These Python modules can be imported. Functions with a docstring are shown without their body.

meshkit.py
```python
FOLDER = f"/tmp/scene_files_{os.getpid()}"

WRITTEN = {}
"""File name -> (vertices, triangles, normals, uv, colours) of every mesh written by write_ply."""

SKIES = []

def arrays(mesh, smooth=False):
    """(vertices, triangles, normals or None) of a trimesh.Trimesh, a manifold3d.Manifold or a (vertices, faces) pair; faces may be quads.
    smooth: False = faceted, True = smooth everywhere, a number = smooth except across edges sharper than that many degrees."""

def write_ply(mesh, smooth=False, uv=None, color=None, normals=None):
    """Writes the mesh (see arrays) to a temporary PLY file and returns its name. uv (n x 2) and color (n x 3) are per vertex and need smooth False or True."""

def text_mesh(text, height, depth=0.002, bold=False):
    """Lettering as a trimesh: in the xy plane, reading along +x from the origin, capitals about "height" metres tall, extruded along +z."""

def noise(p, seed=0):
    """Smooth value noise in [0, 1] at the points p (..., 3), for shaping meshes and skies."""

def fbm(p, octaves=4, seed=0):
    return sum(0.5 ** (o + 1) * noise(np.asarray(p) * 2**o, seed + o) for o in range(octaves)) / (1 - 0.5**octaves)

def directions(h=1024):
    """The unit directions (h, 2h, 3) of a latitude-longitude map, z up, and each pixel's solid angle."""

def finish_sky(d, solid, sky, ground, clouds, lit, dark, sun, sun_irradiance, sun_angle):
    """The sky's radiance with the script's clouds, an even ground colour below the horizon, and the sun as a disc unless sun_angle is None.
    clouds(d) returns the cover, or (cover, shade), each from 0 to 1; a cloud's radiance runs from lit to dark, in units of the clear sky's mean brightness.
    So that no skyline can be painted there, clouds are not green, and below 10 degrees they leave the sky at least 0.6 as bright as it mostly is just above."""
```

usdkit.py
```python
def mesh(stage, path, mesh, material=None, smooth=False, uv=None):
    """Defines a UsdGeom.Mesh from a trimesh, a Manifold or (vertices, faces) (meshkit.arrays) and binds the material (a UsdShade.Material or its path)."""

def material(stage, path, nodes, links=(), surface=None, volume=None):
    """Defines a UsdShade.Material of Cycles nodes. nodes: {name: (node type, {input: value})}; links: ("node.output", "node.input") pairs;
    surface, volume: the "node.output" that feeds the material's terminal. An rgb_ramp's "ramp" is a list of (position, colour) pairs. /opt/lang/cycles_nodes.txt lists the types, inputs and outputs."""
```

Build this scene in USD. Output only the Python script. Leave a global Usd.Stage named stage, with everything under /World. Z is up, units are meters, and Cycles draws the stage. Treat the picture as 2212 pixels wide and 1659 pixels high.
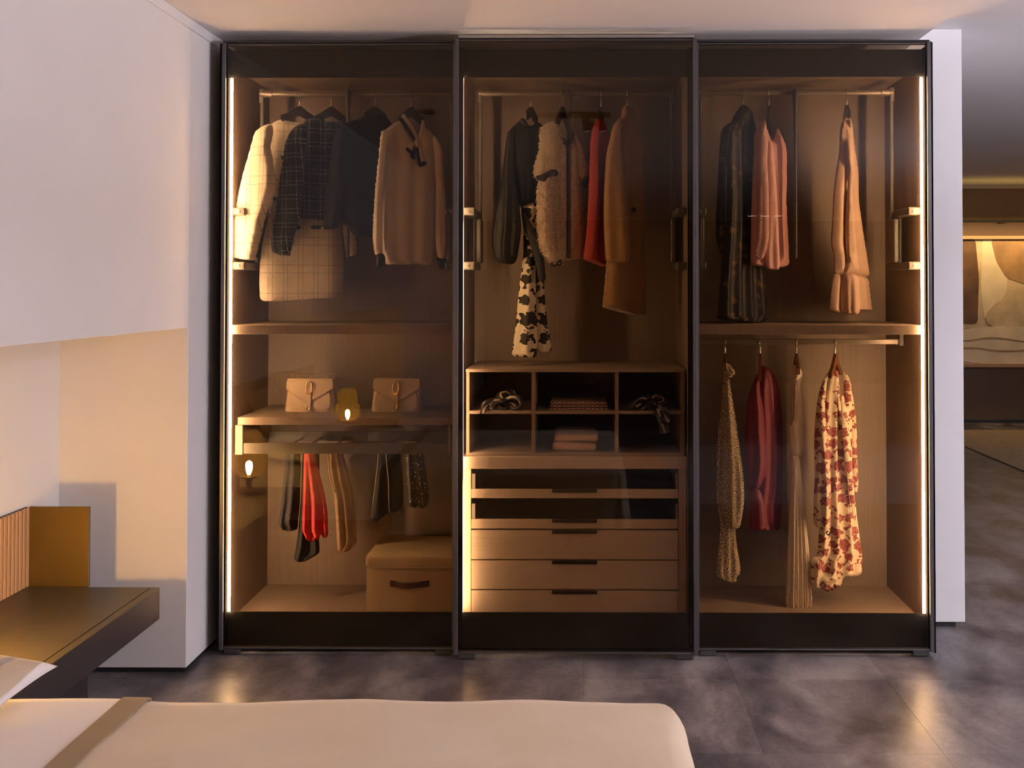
import math, random
import numpy as np, trimesh, shapely
from shapely.geometry import Polygon, LineString, MultiLineString
from scipy.spatial import Delaunay
from pxr import Usd, UsdGeom, UsdLux, UsdShade, Gf, Sdf, Vt
import usdkit, meshkit

PI = math.pi
stage = Usd.Stage.CreateInMemory()
UsdGeom.SetStageUpAxis(stage, 'Z')
UsdGeom.SetStageMetersPerUnit(stage, 1.0)
UsdGeom.Xform.Define(stage, '/World')

# ------------------------------------------------------------------ camera
W_PX, H_PX, F_PX = 2212.0, 1659.0, 2100.0
PITCH, YAW, CX, CY, CAM_Y, CAM_Z = 0.01565, -0.00753, 1242.37, 589.19, -4.2, 1.584
FW = np.array([math.sin(YAW) * math.cos(PITCH), math.cos(YAW) * math.cos(PITCH), math.sin(PITCH)])
RT = np.cross(FW, [0, 0, 1]); RT /= np.linalg.norm(RT)
UP = np.cross(RT, FW)
EYE = np.array([0, CAM_Y, CAM_Z])


def at(px, py, axis, val):
    """The point of the photograph's pixel on the world plane coordinate[axis] = val."""
    d = FW + RT * (px - CX) / F_PX - UP * (py - CY) / F_PX
    return EYE + d * (val - EYE[axis]) / d[axis]


cam = UsdGeom.Camera.Define(stage, '/World/camera')
m = Gf.Matrix4d(*RT, 0, *UP, 0, *(-FW), 0, *EYE, 1)
cam.AddTransformOp().Set(m)
cam.CreateHorizontalApertureAttr(36.0)
cam.CreateVerticalApertureAttr(27.0)
cam.CreateFocalLengthAttr(F_PX / W_PX * 36)
cam.CreateHorizontalApertureOffsetAttr(-(CX - W_PX / 2) * 36 / W_PX)
cam.CreateVerticalApertureOffsetAttr(-(H_PX / 2 - CY) * 36 / W_PX)
cam.CreateClippingRangeAttr(Gf.Vec2f(0.05, 200))
cam.CreateExposureAttr(0.0)

# ------------------------------------------------------------------ light of the rooms
dome = UsdLux.DomeLight.Define(stage, '/World/sky_light')
dome.CreateIntensityAttr(0.05)
dome.CreateColorAttr(Gf.Vec3f(0.8, 0.82, 1.0))


def rect_light(name, pos, aim, w, h, power, color):
    l = UsdLux.RectLight.Define(stage, '/World/' + name)
    l.CreateWidthAttr(w); l.CreateHeightAttr(h)
    l.CreateIntensityAttr(power); l.CreateColorAttr(Gf.Vec3f(*color))
    z = np.array(pos, float) - np.array(aim, float); z /= np.linalg.norm(z)
    x = np.cross([0, 0, 1.0] if abs(z[2]) < .99 else [0, 1.0, 0], z); x /= np.linalg.norm(x)
    y = np.cross(z, x)
    UsdGeom.Xformable(l).AddTransformOp().Set(Gf.Matrix4d(*x, 0, *y, 0, *z, 0, *map(float, pos), 1))
    return l


COOL = (0.93, 0.90, 1.0)
WARM = (1.0, 0.62, 0.30)
rect_light('window_daylight', (5.9, -3.2, 1.45), (0, -3.2, 1.45), 4.4, 2.0, 5.6, COOL)  # out of view, placed to light the left wall and the pier
rect_light('painting_wash', (5.0, 6.95, 2.32), (5.0, 7.3, 1.2), 2.0, 0.06, 45.0, (1.0, 0.66, 0.30))
added_uplight = UsdLux.DiskLight.Define(stage, '/World/uplighter_glow')  # added cool fill that brightens the ceiling from right of the frame
added_uplight.CreateRadiusAttr(.17); added_uplight.CreateIntensityAttr(2400.0); added_uplight.CreateColorAttr(Gf.Vec3f(.86, .85, 1.0))
UsdGeom.Xformable(added_uplight).AddTransformOp().Set(Gf.Matrix4d(1, 0, 0, 0, 0, -1, 0, 0, 0, 0, -1, 0, 4.5, -2.9, 1.86, 1))
rect_light('ceiling_wash', (5.2, 6.75, 2.38), (5.2, 7.0, 2.8), 2.4, 0.05, 6.0, (1.0, .66, .16))  # source unseen, placed to warm the far ceiling
LED = 165.0          # strength of the wardrobe's strips
BULB = 1100.0        # strength of the table lamps' bulbs

# ------------------------------------------------------------------ helpers
used = {}


def numbered(parent, name):
    n = used.get((parent, name), 0)
    used[(parent, name)] = n + 1
    return parent + '/' + (name if n == 0 else f'{name}_{n:03d}')


ORIGIN = {}


def data(prim, label=None, cat=None, group=None, kind=None):
    for k, v in (('label', label), ('category', cat), ('group', group), ('kind', kind)):
        if v: prim.SetCustomDataByKey(k, v)
    return prim


def thing(name, label, cat, loc=(0, 0, 0), group=None, kind=None, rz=0):
    p = numbered('/World', name)
    x = UsdGeom.Xform.Define(stage, p)
    x.AddTranslateOp().Set(Gf.Vec3d(*map(float, loc)))
    if rz: x.AddRotateZOp().Set(float(rz))
    ORIGIN[p] = np.array(loc, float)
    data(x.GetPrim(), label, cat, group, kind)
    return p


def part(name, mesh, mat, parent='/World', smooth=False, uv=None, label=None, kind=None, local=False):
    """One Mesh under its parent; the mesh is given in world coordinates unless local."""
    p = numbered(parent, name)
    v, f = (mesh.vertices, mesh.faces) if hasattr(mesh, 'vertices') else mesh[:2]
    if len(mesh if isinstance(mesh, tuple) else ()) == 3: uv = mesh[2]
    o = np.zeros(3) if local else ORIGIN.get(parent, np.zeros(3))
    ORIGIN[p] = o
    g = usdkit.mesh(stage, p, (np.asarray(v, float) - o, f), MAT[mat], smooth=smooth, uv=uv)
    data(g.GetPrim(), label, None, None, kind)
    return p


def solo(name, label, cat, mesh, mat, smooth=False, group=None, kind=None, uv=None):
    p = part(name, mesh, mat, '/World', smooth, uv)
    data(stage.GetPrimAtPath(p), label, cat, group, kind)
    return p


def struct(name, mesh, mat, label=None, smooth=False, parent='/World'):
    p = part(name, mesh, mat, parent, smooth)
    data(stage.GetPrimAtPath(p), label, None, None, 'structure')
    return p


def copy_of(src, name, label, loc, rz=0, group=None, cat=None):
    p = numbered('/World', name)
    x = UsdGeom.Xform.Define(stage, p)
    x.AddTranslateOp().Set(Gf.Vec3d(*map(float, loc)))
    x.AddRotateZOp().Set(float(rz))
    pr = x.GetPrim()
    pr.GetReferences().AddInternalReference(src)
    pr.SetInstanceable(True)
    data(pr, label, cat, group)
    return p


def box(x0, x1, y0, y1, z0, z1, b=0.0):
    if b <= 0:
        m = trimesh.creation.box([x1 - x0, y1 - y0, z1 - z0])
        m.apply_translation([(x0 + x1) / 2, (y0 + y1) / 2, (z0 + z1) / 2])
        return m
    b = min(b, (x1 - x0) * .45, (y1 - y0) * .45, (z1 - z0) * .45)
    c = np.array([(x0 + x1) / 2, (y0 + y1) / 2, (z0 + z1) / 2]); h = np.array([x1 - x0, y1 - y0, z1 - z0]) / 2
    pts = []
    for s in np.ndindex(2, 2, 2):
        sg = np.array(s) * 2 - 1
        for k in range(3):
            q = h - b; q[k] = h[k]
            pts.append(c + sg * q)
    return trimesh.convex.convex_hull(np.array(pts))


def soft_box(x0, x1, y0, y1, z0, z1, r, n=14, sag=0.0, seed=0, rough=0.004, freq=6):
    """A rounded, slightly uneven cushion-like block."""
    m = trimesh.creation.box([1, 1, 1])
    g = np.linspace(-1, 1, n + 1)
    faces, verts = [], []
    for ax in range(3):
        for s in (-1, 1):
            a, b = np.meshgrid(g, g, indexing='ij')
            p = np.zeros((n + 1, n + 1, 3)); p[..., ax] = s; p[..., (ax + 1) % 3] = a; p[..., (ax + 2) % 3] = b
            o = len(verts) * (n + 1) ** 2
            verts.append(p.reshape(-1, 3))
            i, j = np.meshgrid(np.arange(n), np.arange(n), indexing='ij')
            q = np.stack([i * (n + 1) + j, (i + 1) * (n + 1) + j, (i + 1) * (n + 1) + j + 1, i * (n + 1) + j + 1], -1).reshape(-1, 4)
            if s < 0: q = q[:, ::-1]
            faces.append(q + o)
    v = np.vstack(verts); f = np.vstack(faces); f = np.vstack([f[:, [0, 1, 2]], f[:, [0, 2, 3]]])
    h = np.array([x1 - x0, y1 - y0, z1 - z0]) / 2; c = np.array([(x0 + x1) / 2, (y0 + y1) / 2, (z0 + z1) / 2])
    r = min(r, *(h * .98))
    p = v * h
    core = np.clip(p, -(h - r), h - r)
    d = p - core; L = np.linalg.norm(d, axis=1, keepdims=True)
    p = np.where(L > 1e-9, core + d / np.maximum(L, 1e-9) * np.minimum(L, r), p)
    p = p + c
    if rough:
        nse = meshkit.fbm(p * freq, 3, seed) - .5
        nn = d / np.maximum(L, 1e-9)
        p = p + nn * nse[:, None] * rough * 2
        p[:, 2] += np.where(v[:, 2] > .2, nse * rough * 2, 0)
    t = trimesh.Trimesh(p, f, process=False)
    t.merge_vertices(digits_vertex=5)
    return t


def tube(pts, r, n=10, caps=True):
    p = np.asarray(pts, float)
    r = np.broadcast_to(np.asarray(r, float), (len(p),))
    t = np.gradient(p, axis=0); t /= np.linalg.norm(t, axis=1, keepdims=True) + 1e-12
    ref = np.array([0, 0, 1.0]) if abs(t[0, 2]) < .9 else np.array([1.0, 0, 0])
    V = []
    for i in range(len(p)):
        ref = ref - t[i] * (ref @ t[i])
        if np.linalg.norm(ref) < 1e-6: ref = np.cross(t[i], [1, 0, 0.3])
        ref /= np.linalg.norm(ref)
        b = np.cross(t[i], ref)
        a = np.arange(n) * 2 * PI / n
        V.append(p[i] + r[i] * (np.cos(a)[:, None] * ref + np.sin(a)[:, None] * b))
    V = np.vstack(V)
    F = []
    for i in range(len(p) - 1):
        for j in range(n):
            k = (j + 1) % n
            F += [[i * n + j, i * n + k, (i + 1) * n + k], [i * n + j, (i + 1) * n + k, (i + 1) * n + j]]
    if caps:
        V = np.vstack([V, p[0], p[-1]]); a, b = len(V) - 2, len(V) - 1; e = (len(p) - 1) * n
        for j in range(n):
            k = (j + 1) % n
            F += [[a, k, j], [b, e + j, e + k]]
    return trimesh.Trimesh(V, F, process=False)


def curve(pts, n=24):
    """A smooth line through the points (Catmull-Rom)."""
    p = np.asarray(pts, float); q = np.vstack([2 * p[0] - p[1], p, 2 * p[-1] - p[-2]])
    out = []
    for i in range(1, len(q) - 2):
        t = np.linspace(0, 1, n, endpoint=False)[:, None]
        out.append(.5 * (2 * q[i] + (q[i + 1] - q[i - 1]) * t + (2 * q[i - 1] - 5 * q[i] + 4 * q[i + 1] - q[i + 2]) * t ** 2 + (3 * q[i] - q[i - 1] - 3 * q[i + 1] + q[i + 2]) * t ** 3))
    return np.vstack(out + [p[-1:]])


def lathe(profile, loc, n=40):
    m = trimesh.creation.revolve(np.array(profile, float), sections=n)
    m.apply_translation(loc)
    return m


def cat_(*ms): return trimesh.util.concatenate(list(ms))


def chaikin(poly, cut, rounds=2):
    p = np.asarray(poly, float)
    for _ in range(rounds):
        q = np.roll(p, -1, 0); d = q - p; L = np.linalg.norm(d, axis=1, keepdims=True)
        k = np.minimum(.25, cut / np.maximum(L, 1e-9))
        p = np.stack([p + d * k, q - d * k], 1).reshape(-1, 2)
        cut *= .5
    return p


def fold_wave(a):
    """A fold's profile: broad valleys and tighter ridges."""
    q = np.sin(a)
    return np.where(q > 0, q ** 1.6 * 1.15, -np.abs(q) ** .75 * .8)


def cloth(poly, y=0.30, yaw=0.0, T=0.02, R=0.04, folds=(), hem=None, res=0.011, dy=0.0, wrinkle=0.003, seed=0, cut=0.012, flare=1.0, tilt=0.0, lean=0.0):
    """A hanging piece of clothing: a traced outline on an upright plane, given body, rounded edges, folds and an open-cut hem.
    Returns (vertices, faces, uv). y: depth of the plane's middle; yaw: turn of the plane about the vertical, degrees."""
    P = np.array([at(px, py, 1, y) for px, py in poly])
    mid = (P.min(0) + P.max(0)) / 2
    U = np.array([math.cos(math.radians(yaw)), math.sin(math.radians(yaw)), 0]); N = np.array([U[1], -U[0], 0])
    uv = []
    for px, py in poly:                                   # onto the turned plane
        d = FW + RT * (px - CX) / F_PX - UP * (py - CY) / F_PX
        q = EYE + d * (((mid - EYE) @ N) / (d @ N))
        uv.append([(q - mid) @ U, q[2]])
    uv = chaikin(uv, cut)
    S = Polygon(uv)
    if not S.is_valid:
        S = S.buffer(0)
        if S.geom_type != 'Polygon': S = max(S.geoms, key=lambda g: g.area)
    ring = LineString(S.exterior.coords)
    n = max(12, int(ring.length / res))
    B = np.array([ring.interpolate(i / n, normalized=True).coords[0] for i in range(n)])
    x0, z0, x1, z1 = S.bounds
    gx, gz = np.meshgrid(np.arange(x0, x1, res), np.arange(z0, z1, res * .9))
    gx = gx + (np.arange(gx.shape[0]) % 2)[:, None] * res * .5
    G = np.stack([gx.ravel(), gz.ravel()], 1)
    inner = S.buffer(-res * .55)
    G = G[shapely.contains_xy(inner, G[:, 0], G[:, 1])] if not inner.is_empty else G[:0]
    A = np.vstack([B, G])
    tri = Delaunay(A).simplices
    c = A[tri].mean(1)
    tri = tri[shapely.contains_xy(S, c[:, 0], c[:, 1])]
    a2 = np.cross(A[tri[:, 1]] - A[tri[:, 0]], A[tri[:, 2]] - A[tri[:, 0]])
    tri = np.where((a2 < 0)[:, None], tri[:, ::-1], tri)
    tri = tri[np.abs(a2) > 1e-12]
    # distance to the edges that are not a hem
    E0, E1 = uv, np.roll(uv, -1, 0)
    keep = np.ones(len(E0), bool)
    if hem is not None:
        zh = at(poly[0][0], hem, 1, y)[2]
        keep = ~((E0[:, 1] < zh) & (E1[:, 1] < zh) & (np.abs(E0[:, 0] - E1[:, 0]) > .6 * np.abs(E0[:, 1] - E1[:, 1])))
        if not keep.any(): keep[:] = True
    d = np.full(len(A), 9.0)
    for a, b in zip(E0[keep], E1[keep]):
        e = b - a; L2 = e @ e + 1e-12
        t = np.clip(((A - a) @ e) / L2, 0, 1)
        d = np.minimum(d, np.linalg.norm(A - a - t[:, None] * e, axis=1))
    T, R = T * .82, R * .8
    k = np.clip(d / R, 0, 1)
    t = T * np.sqrt(np.maximum(0, 1 - (1 - k) ** 2)) + 0.0012
    # folds follow the flare of the outline
    zs = np.linspace(z0 + 1e-4, z1 - 1e-4, 60); lo, hi = [], []
    for z in zs:
        h = S.intersection(LineString([(x0 - 1, z), (x1 + 1, z)]))
        lo.append(h.bounds[0] if not h.is_empty else x0); hi.append(h.bounds[2] if not h.is_empty else x1)
    l, r = np.interp(A[:, 1], zs, lo), np.interp(A[:, 1], zs, hi)
    s = np.clip((A[:, 0] - l) / np.maximum(r - l, 1e-3), 0, 1)
    down = np.clip((z1 - A[:, 1]) / (z1 - z0), 0, 1)
    w = np.zeros(len(A))
    for cnt, amp, ph in folds:
        wob = 1.2 * (meshkit.fbm(np.stack([s * 2, A[:, 1] * 2.2, np.full(len(A), seed + ph)], 1), 2, seed) - .5)
        w += amp * (.35 + .65 * down ** flare) * fold_wave(2 * PI * (cnt * s) + ph + wob)
    w *= .25 + .75 * np.clip(d / (R * .6), 0, 1)
    if wrinkle:
        w += wrinkle * 2 * (meshkit.fbm(np.stack([A[:, 0] * 26, A[:, 1] * 13, np.full(len(A), 3.7 + seed)], 1), 3, seed + 5) - .5) * np.clip(d / .03, 0, 1)
    w += tilt * (A[:, 0] - (x0 + x1) / 2) + lean * down + dy
    base = mid * [1, 1, 0] + A[:, :1] * U + np.array([0, 0, 1.0]) * A[:, 1:2]
    front, back = base + N * (w + t)[:, None], base + N * (w - t)[:, None]
    V = np.vstack([front, back]); m_ = len(A)
    F = [tri, tri[:, ::-1] + m_]
    i = np.arange(n); j = (i + 1) % n
    ccw = Polygon(B).exterior.is_ccw
    q = np.stack([i, j, j + m_, i + m_], 1)
    if ccw: q = q[:, ::-1]
    F += [q[:, [0, 1, 2]], q[:, [0, 2, 3]]]
    F = np.vstack(F)
    # make sure the front faces the camera side
    fn = np.cross(V[F[0, 1]] - V[F[0, 0]], V[F[0, 2]] - V[F[0, 0]])
    if fn @ N < 0: F = F[:, ::-1]
    return V, F, np.vstack([A, A + [7.3, 0]])


# ------------------------------------------------------------------ materials
MAT = {}


def mat(name, nodes, links, surface='p.BSDF'):
    MAT[name] = usdkit.material(stage, '/World/Looks/' + name, nodes, links, surface=surface)


def plain(name, color, rough=.5, metal=0.0, noise=0, var=.12, bump=0.0, bscale=300, stretch=(1, 1, 1), sheen=0.0, spec=.5, coat=0.0, thin=0.0, **kw):
    nd = {'p': ('principled_bsdf', {'base_color': color, 'roughness': rough, 'metallic': metal, 'specular_ior_level': spec, 'sheen_weight': sheen, 'coat_weight': coat, 'coat_roughness': .15, **kw})}
    lk = []
    if noise or bump:
        nd['g'] = ('texture_coordinate', {}); nd['mp'] = ('mapping', {'scale': stretch}); lk += [('g.object', 'mp.vector')]
    if noise:
        nd['n'] = ('noise_texture', {'scale': noise, 'detail': 4}); lk += [('mp.vector', 'n.vector')]
        c = np.array(color)
        nd['r'] = ('rgb_ramp', {'ramp': [(.3, tuple(c * (1 - var))), (.7, tuple(np.minimum(c * (1 + var), 1)))]})
        lk += [('n.fac', 'r.fac'), ('r.color', 'p.base_color')]
    if bump:
        nd['n2'] = ('noise_texture', {'scale': bscale, 'detail': 3}); nd['b'] = ('bump', {'strength': bump, 'distance': .002})
        lk += [('mp.vector', 'n2.vector'), ('n2.fac', 'b.height'), ('b.normal', 'p.normal')]
    mat(name, nd, lk)


def glass(name, tint, ior=1.5, rough=0.0):
    """A pane: entering light is partly mirrored, the rest passes with the tint."""
    mat(name, {'f': ('fresnel', {'IOR': ior}), 'g': ('geometry', {}), 'i': ('math', {'math_type': 'subtract', 'value1': 1.0}),
               'm': ('math', {'math_type': 'multiply'}), 't': ('transparent_bsdf', {'color': tint}), 'r': ('glossy_bsdf', {'color': (1, 1, 1), 'roughness': rough}), 'x': ('mix_closure', {})},
        [('g.backfacing', 'i.value2'), ('f.fac', 'm.value1'), ('i.value', 'm.value2'), ('m.value', 'x.fac'), ('t.BSDF', 'x.closure1'), ('r.BSDF', 'x.closure2')], 'x.closure')


def emit(name, color, strength):
    mat(name, {'e': ('emission', {'color': color, 'strength': strength})}, [], 'e.emission')


def uvnodes():
    return {'tc': ('texture_coordinate', {})}


def flowers(name, base, petal, petal2, scale, size, lobes, leaf=None, leafscale=0, leafsize=.3, amp0=.13, keep=0.0, rough=.6, warp=.25, sheen=0.0, stretch=(1, 1, 1), vary=.3):
    """Printed flowers on cloth: a flower head in each Voronoi cell, its outline scalloped into petals, with leaves between."""
    nd = uvnodes(); lk = []
    nd['mp'] = ('mapping', {'scale': stretch}); lk += [('tc.UV', 'mp.vector')]
    nd['wn'] = ('noise_texture', {'scale': scale * 2.2, 'detail': 2}); lk += [('mp.vector', 'wn.vector')]
    nd['ws'] = ('vector_math', {'math_type': 'scale', 'scale': warp / scale}); nd['wo'] = ('vector_math', {'math_type': 'add'})
    lk += [('wn.color', 'ws.vector1'), ('mp.vector', 'wo.vector1'), ('ws.vector', 'wo.vector2')]

    def motif(k, sc, sz, lob, off, vr):
        nd[k + 'o'] = ('vector_math', {'math_type': 'add', 'vector2': (off, off * 1.7, 0)}); lk.append(('wo.vector', k + 'o.vector1'))
        nd[k + 'v'] = ('voronoi_texture', {'dimensions': '2D', 'scale': sc, 'randomness': .85}); lk.append((k + 'o.vector', k + 'v.vector'))
        nd[k + 's'] = ('vector_math', {'math_type': 'subtract'}); lk.extend([(k + 'o.vector', k + 's.vector1'), (k + 'v.position', k + 's.vector2')])
        nd[k + 'x'] = ('separate_xyz', {}); lk.append((k + 's.vector', k + 'x.vector'))
        nd[k + 'a'] = ('math', {'math_type': 'arctan2'}); lk.extend([(k + 'x.y', k + 'a.value1'), (k + 'x.x', k + 'a.value2')])
        nd[k + 'c'] = ('separate_color', {}); lk.append((k + 'v.color', k + 'c.color'))
        nd[k + 'p'] = ('math', {'math_type': 'multiply_add', 'value2': 6.28}); lk.append((k + 'c.r', k + 'p.value1'))
        nd[k + 'l'] = ('math', {'math_type': 'multiply', 'value2': lob}); lk.append((k + 'a.value', k + 'l.value1')); lk.append((k + 'l.value', k + 'p.value3'))
        nd[k + 'i'] = ('math', {'math_type': 'sine'}); lk.append((k + 'p.value', k + 'i.value1'))
        amp = amp0 if lob > 2.5 else .48
        nd[k + 't'] = ('math', {'math_type': 'multiply_add', 'value2': sz * amp, 'value3': sz * (1 - amp)}); lk.append((k + 'i.value', k + 't.value1'))
        nd[k + 'q'] = ('math', {'math_type': 'multiply_add', 'value2': vr * sz, 'value3': -vr * sz * .5}); lk.append((k + 'c.g', k + 'q.value1'))
        nd[k + 'u'] = ('math', {'math_type': 'add'}); lk.extend([(k + 't.value', k + 'u.value1'), (k + 'q.value', k + 'u.value2')])
        nd[k + 'd'] = ('math', {'math_type': 'less_than'}); lk.extend([(k + 'v.distance', k + 'd.value1'), (k + 'u.value', k + 'd.value2')])
        if keep and lob > 2.5:
            nd[k + 'k'] = ('math', {'math_type': 'greater_than', 'value2': keep}); lk.append((k + 'c.b', k + 'k.value1'))
            nd[k + 'z'] = ('math', {'math_type': 'multiply'}); lk.extend([(k + 'k.value', k + 'z.value1'), (k + 'd.value', k + 'z.value2')])
            return k + 'z.value'
        return k + 'd.value'
    f = motif('f', scale, size, lobes, 0.0, vary)
    nd['pr'] = ('noise_texture', {'scale': scale * 5, 'detail': 2, 'distortion': 1.5}); lk.append(('mp.vector', 'pr.vector'))
    nd['pc'] = ('rgb_ramp', {'ramp': [(.38, petal), (.62, petal2)]}); lk.append(('pr.fac', 'pc.fac'))
    last = None
    if leaf is not None:
        g = motif('g', leafscale, leafsize, 2.0, 3.3, .5)
        nd['m1'] = ('mix_color', {'a': base, 'b': leaf}); lk.append((g, 'm1.fac')); last = 'm1.result'
    nd['m2'] = ('mix_color', {'a': base}); lk += [(f, 'm2.fac'), ('pc.color', 'm2.b')]
    if last: lk.append((last, 'm2.a'))
    nd['p'] = ('principled_bsdf', {'roughness': rough, 'specular_ior_level': .3, 'sheen_weight': sheen})
    lk.append(('m2.result', 'p.base_color'))
    mat(name, nd, lk)


def checks(name, base, line, nx, nz, wx, wz, pair=.22, dash=0, rough=.85, bump=.6, weave=420, sheen=.2):
    """Woven check: thin paired lines both ways, on a nubby cloth; dash > 0 breaks the lines up into stitches."""
    nd = uvnodes(); lk = []
    nd['x'] = ('separate_xyz', {}); lk.append(('tc.UV', 'x.vector'))
    outs = []
    for ax, n, w in (('x', nx, wx), ('y', nz, wz)):
        for q, o in enumerate((0, pair)):
            k = f'{ax}{q}'
            nd[k + 'a'] = ('math', {'math_type': 'multiply_add', 'value2': n, 'value3': o + 100}); lk.append(('x.' + ax, k + 'a.value1'))
            nd[k + 'f'] = ('math', {'math_type': 'fraction'}); lk.append((k + 'a.value', k + 'f.value1'))
            nd[k + 'l'] = ('math', {'math_type': 'less_than', 'value2': w}); lk.append((k + 'f.value', k + 'l.value1'))
            outs.append(k + 'l.value')
    cur = outs[0]
    for i, o in enumerate(outs[1:]):
        nd[f'mx{i}'] = ('math', {'math_type': 'maximum'}); lk += [(cur, f'mx{i}.value1'), (o, f'mx{i}.value2')]; cur = f'mx{i}.value'
    nd['dn'] = ('noise_texture', {'scale': dash or 160, 'detail': 1}); lk.append(('tc.UV', 'dn.vector'))
    nd['dg'] = ('math', {'math_type': 'greater_than', 'value2': .5 if dash else .38}); lk.append(('dn.fac', 'dg.value1'))
    nd['dm'] = ('math', {'math_type': 'multiply'}); lk += [(cur, 'dm.value1'), ('dg.value', 'dm.value2')]
    nd['m'] = ('mix_color', {'a': base, 'b': line}); lk.append(('dm.value', 'm.fac'))
    nd['v'] = ('voronoi_texture', {'dimensions': '2D', 'scale': weave}); lk.append(('tc.UV', 'v.vector'))
    nd['b'] = ('bump', {'strength': bump, 'distance': .003, 'invert': True}); lk.append(('v.distance', 'b.height'))
    nd['p'] = ('principled_bsdf', {'roughness': rough, 'specular_ior_level': .2, 'sheen_weight': sheen})
    lk += [('m.result', 'p.base_color'), ('b.normal', 'p.normal')]
    mat(name, nd, lk)


def veneer(name, color, rough=.5, var=.10, axis='z'):
    """Fine straight-grained laminate."""
    sc = {'z': (260, 260, 2.5), 'x': (2.5, 260, 260), 'y': (260, 2.5, 260)}[axis]
    c = np.array(color)
    mat(name, {'g': ('geometry', {}), 'mp': ('mapping', {'scale': sc}), 'n': ('noise_texture', {'scale': 1.0, 'detail': 3}),
               'r': ('rgb_ramp', {'ramp': [(.3, tuple(c * (1 - var))), (.7, tuple(c * (1 + var)))]}), 'p': ('principled_bsdf', {'roughness': rough, 'specular_ior_level': .4})},
        [('g.position', 'mp.vector'), ('mp.vector', 'n.vector'), ('n.fac', 'r.fac'), ('r.color', 'p.base_color')])


plain('wall_paint', (.74, .71, .70), .75, noise=2.5, var=.015, bump=.06, bscale=220)
plain('ceiling_paint', (.76, .72, .71), .8, noise=1.5, var=.015)
plain('niche_paint', (.72, .69, .66), .75, noise=2.5, var=.015, bump=.08, bscale=220)
plain('brown_wall', (.105, .052, .020), .6, noise=2, var=.06)
plain('black_plinth', (.012, .012, .013), .5)
plain('lacquer_dark', (.020, .019, .020), .38)
plain('felt_black', (.0022, .0022, .0022), 1.0, spec=.1)
plain('bronze_frame', (.115, .105, .110), .38, metal=.75)
plain('track_alu', (.42, .41, .42), .35, metal=.9)
veneer('veneer', (.245, .182, .136))
veneer('veneer_x', (.29, .218, .165), axis='x')
veneer('drawer_veneer', (.48, .375, .285), rough=.35, axis='x', var=.05)
plain('drawer_lining', (.10, .085, .075), .7)
plain('dark_pull', (.05, .042, .036), .35, metal=.6)
plain('rod_metal', (.20, .165, .135), .35, metal=.35)
plain('rod_dark', (.045, .040, .038), .45)
plain('lift_plastic', (.10, .088, .072), .45)
plain('lift_dark', (.03, .028, .026), .5)
plain('steel', (.80, .76, .70), .22, metal=1.0)
plain('gold', (.85, .60, .25), .24, metal=1.0)
plain('hanger_wood', (.024, .012, .009), .4, noise=30, var=.25, stretch=(1, 1, 6), coat=.3)
plain('hanger_brown', (.17, .060, .022), .4, noise=30, var=.25, stretch=(1, 1, 6), coat=.3)
glass('bronze_glass', (.73, .645, .545), 1.42)
glass('drawer_glass', (.70, .66, .60), 1.5)
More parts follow.
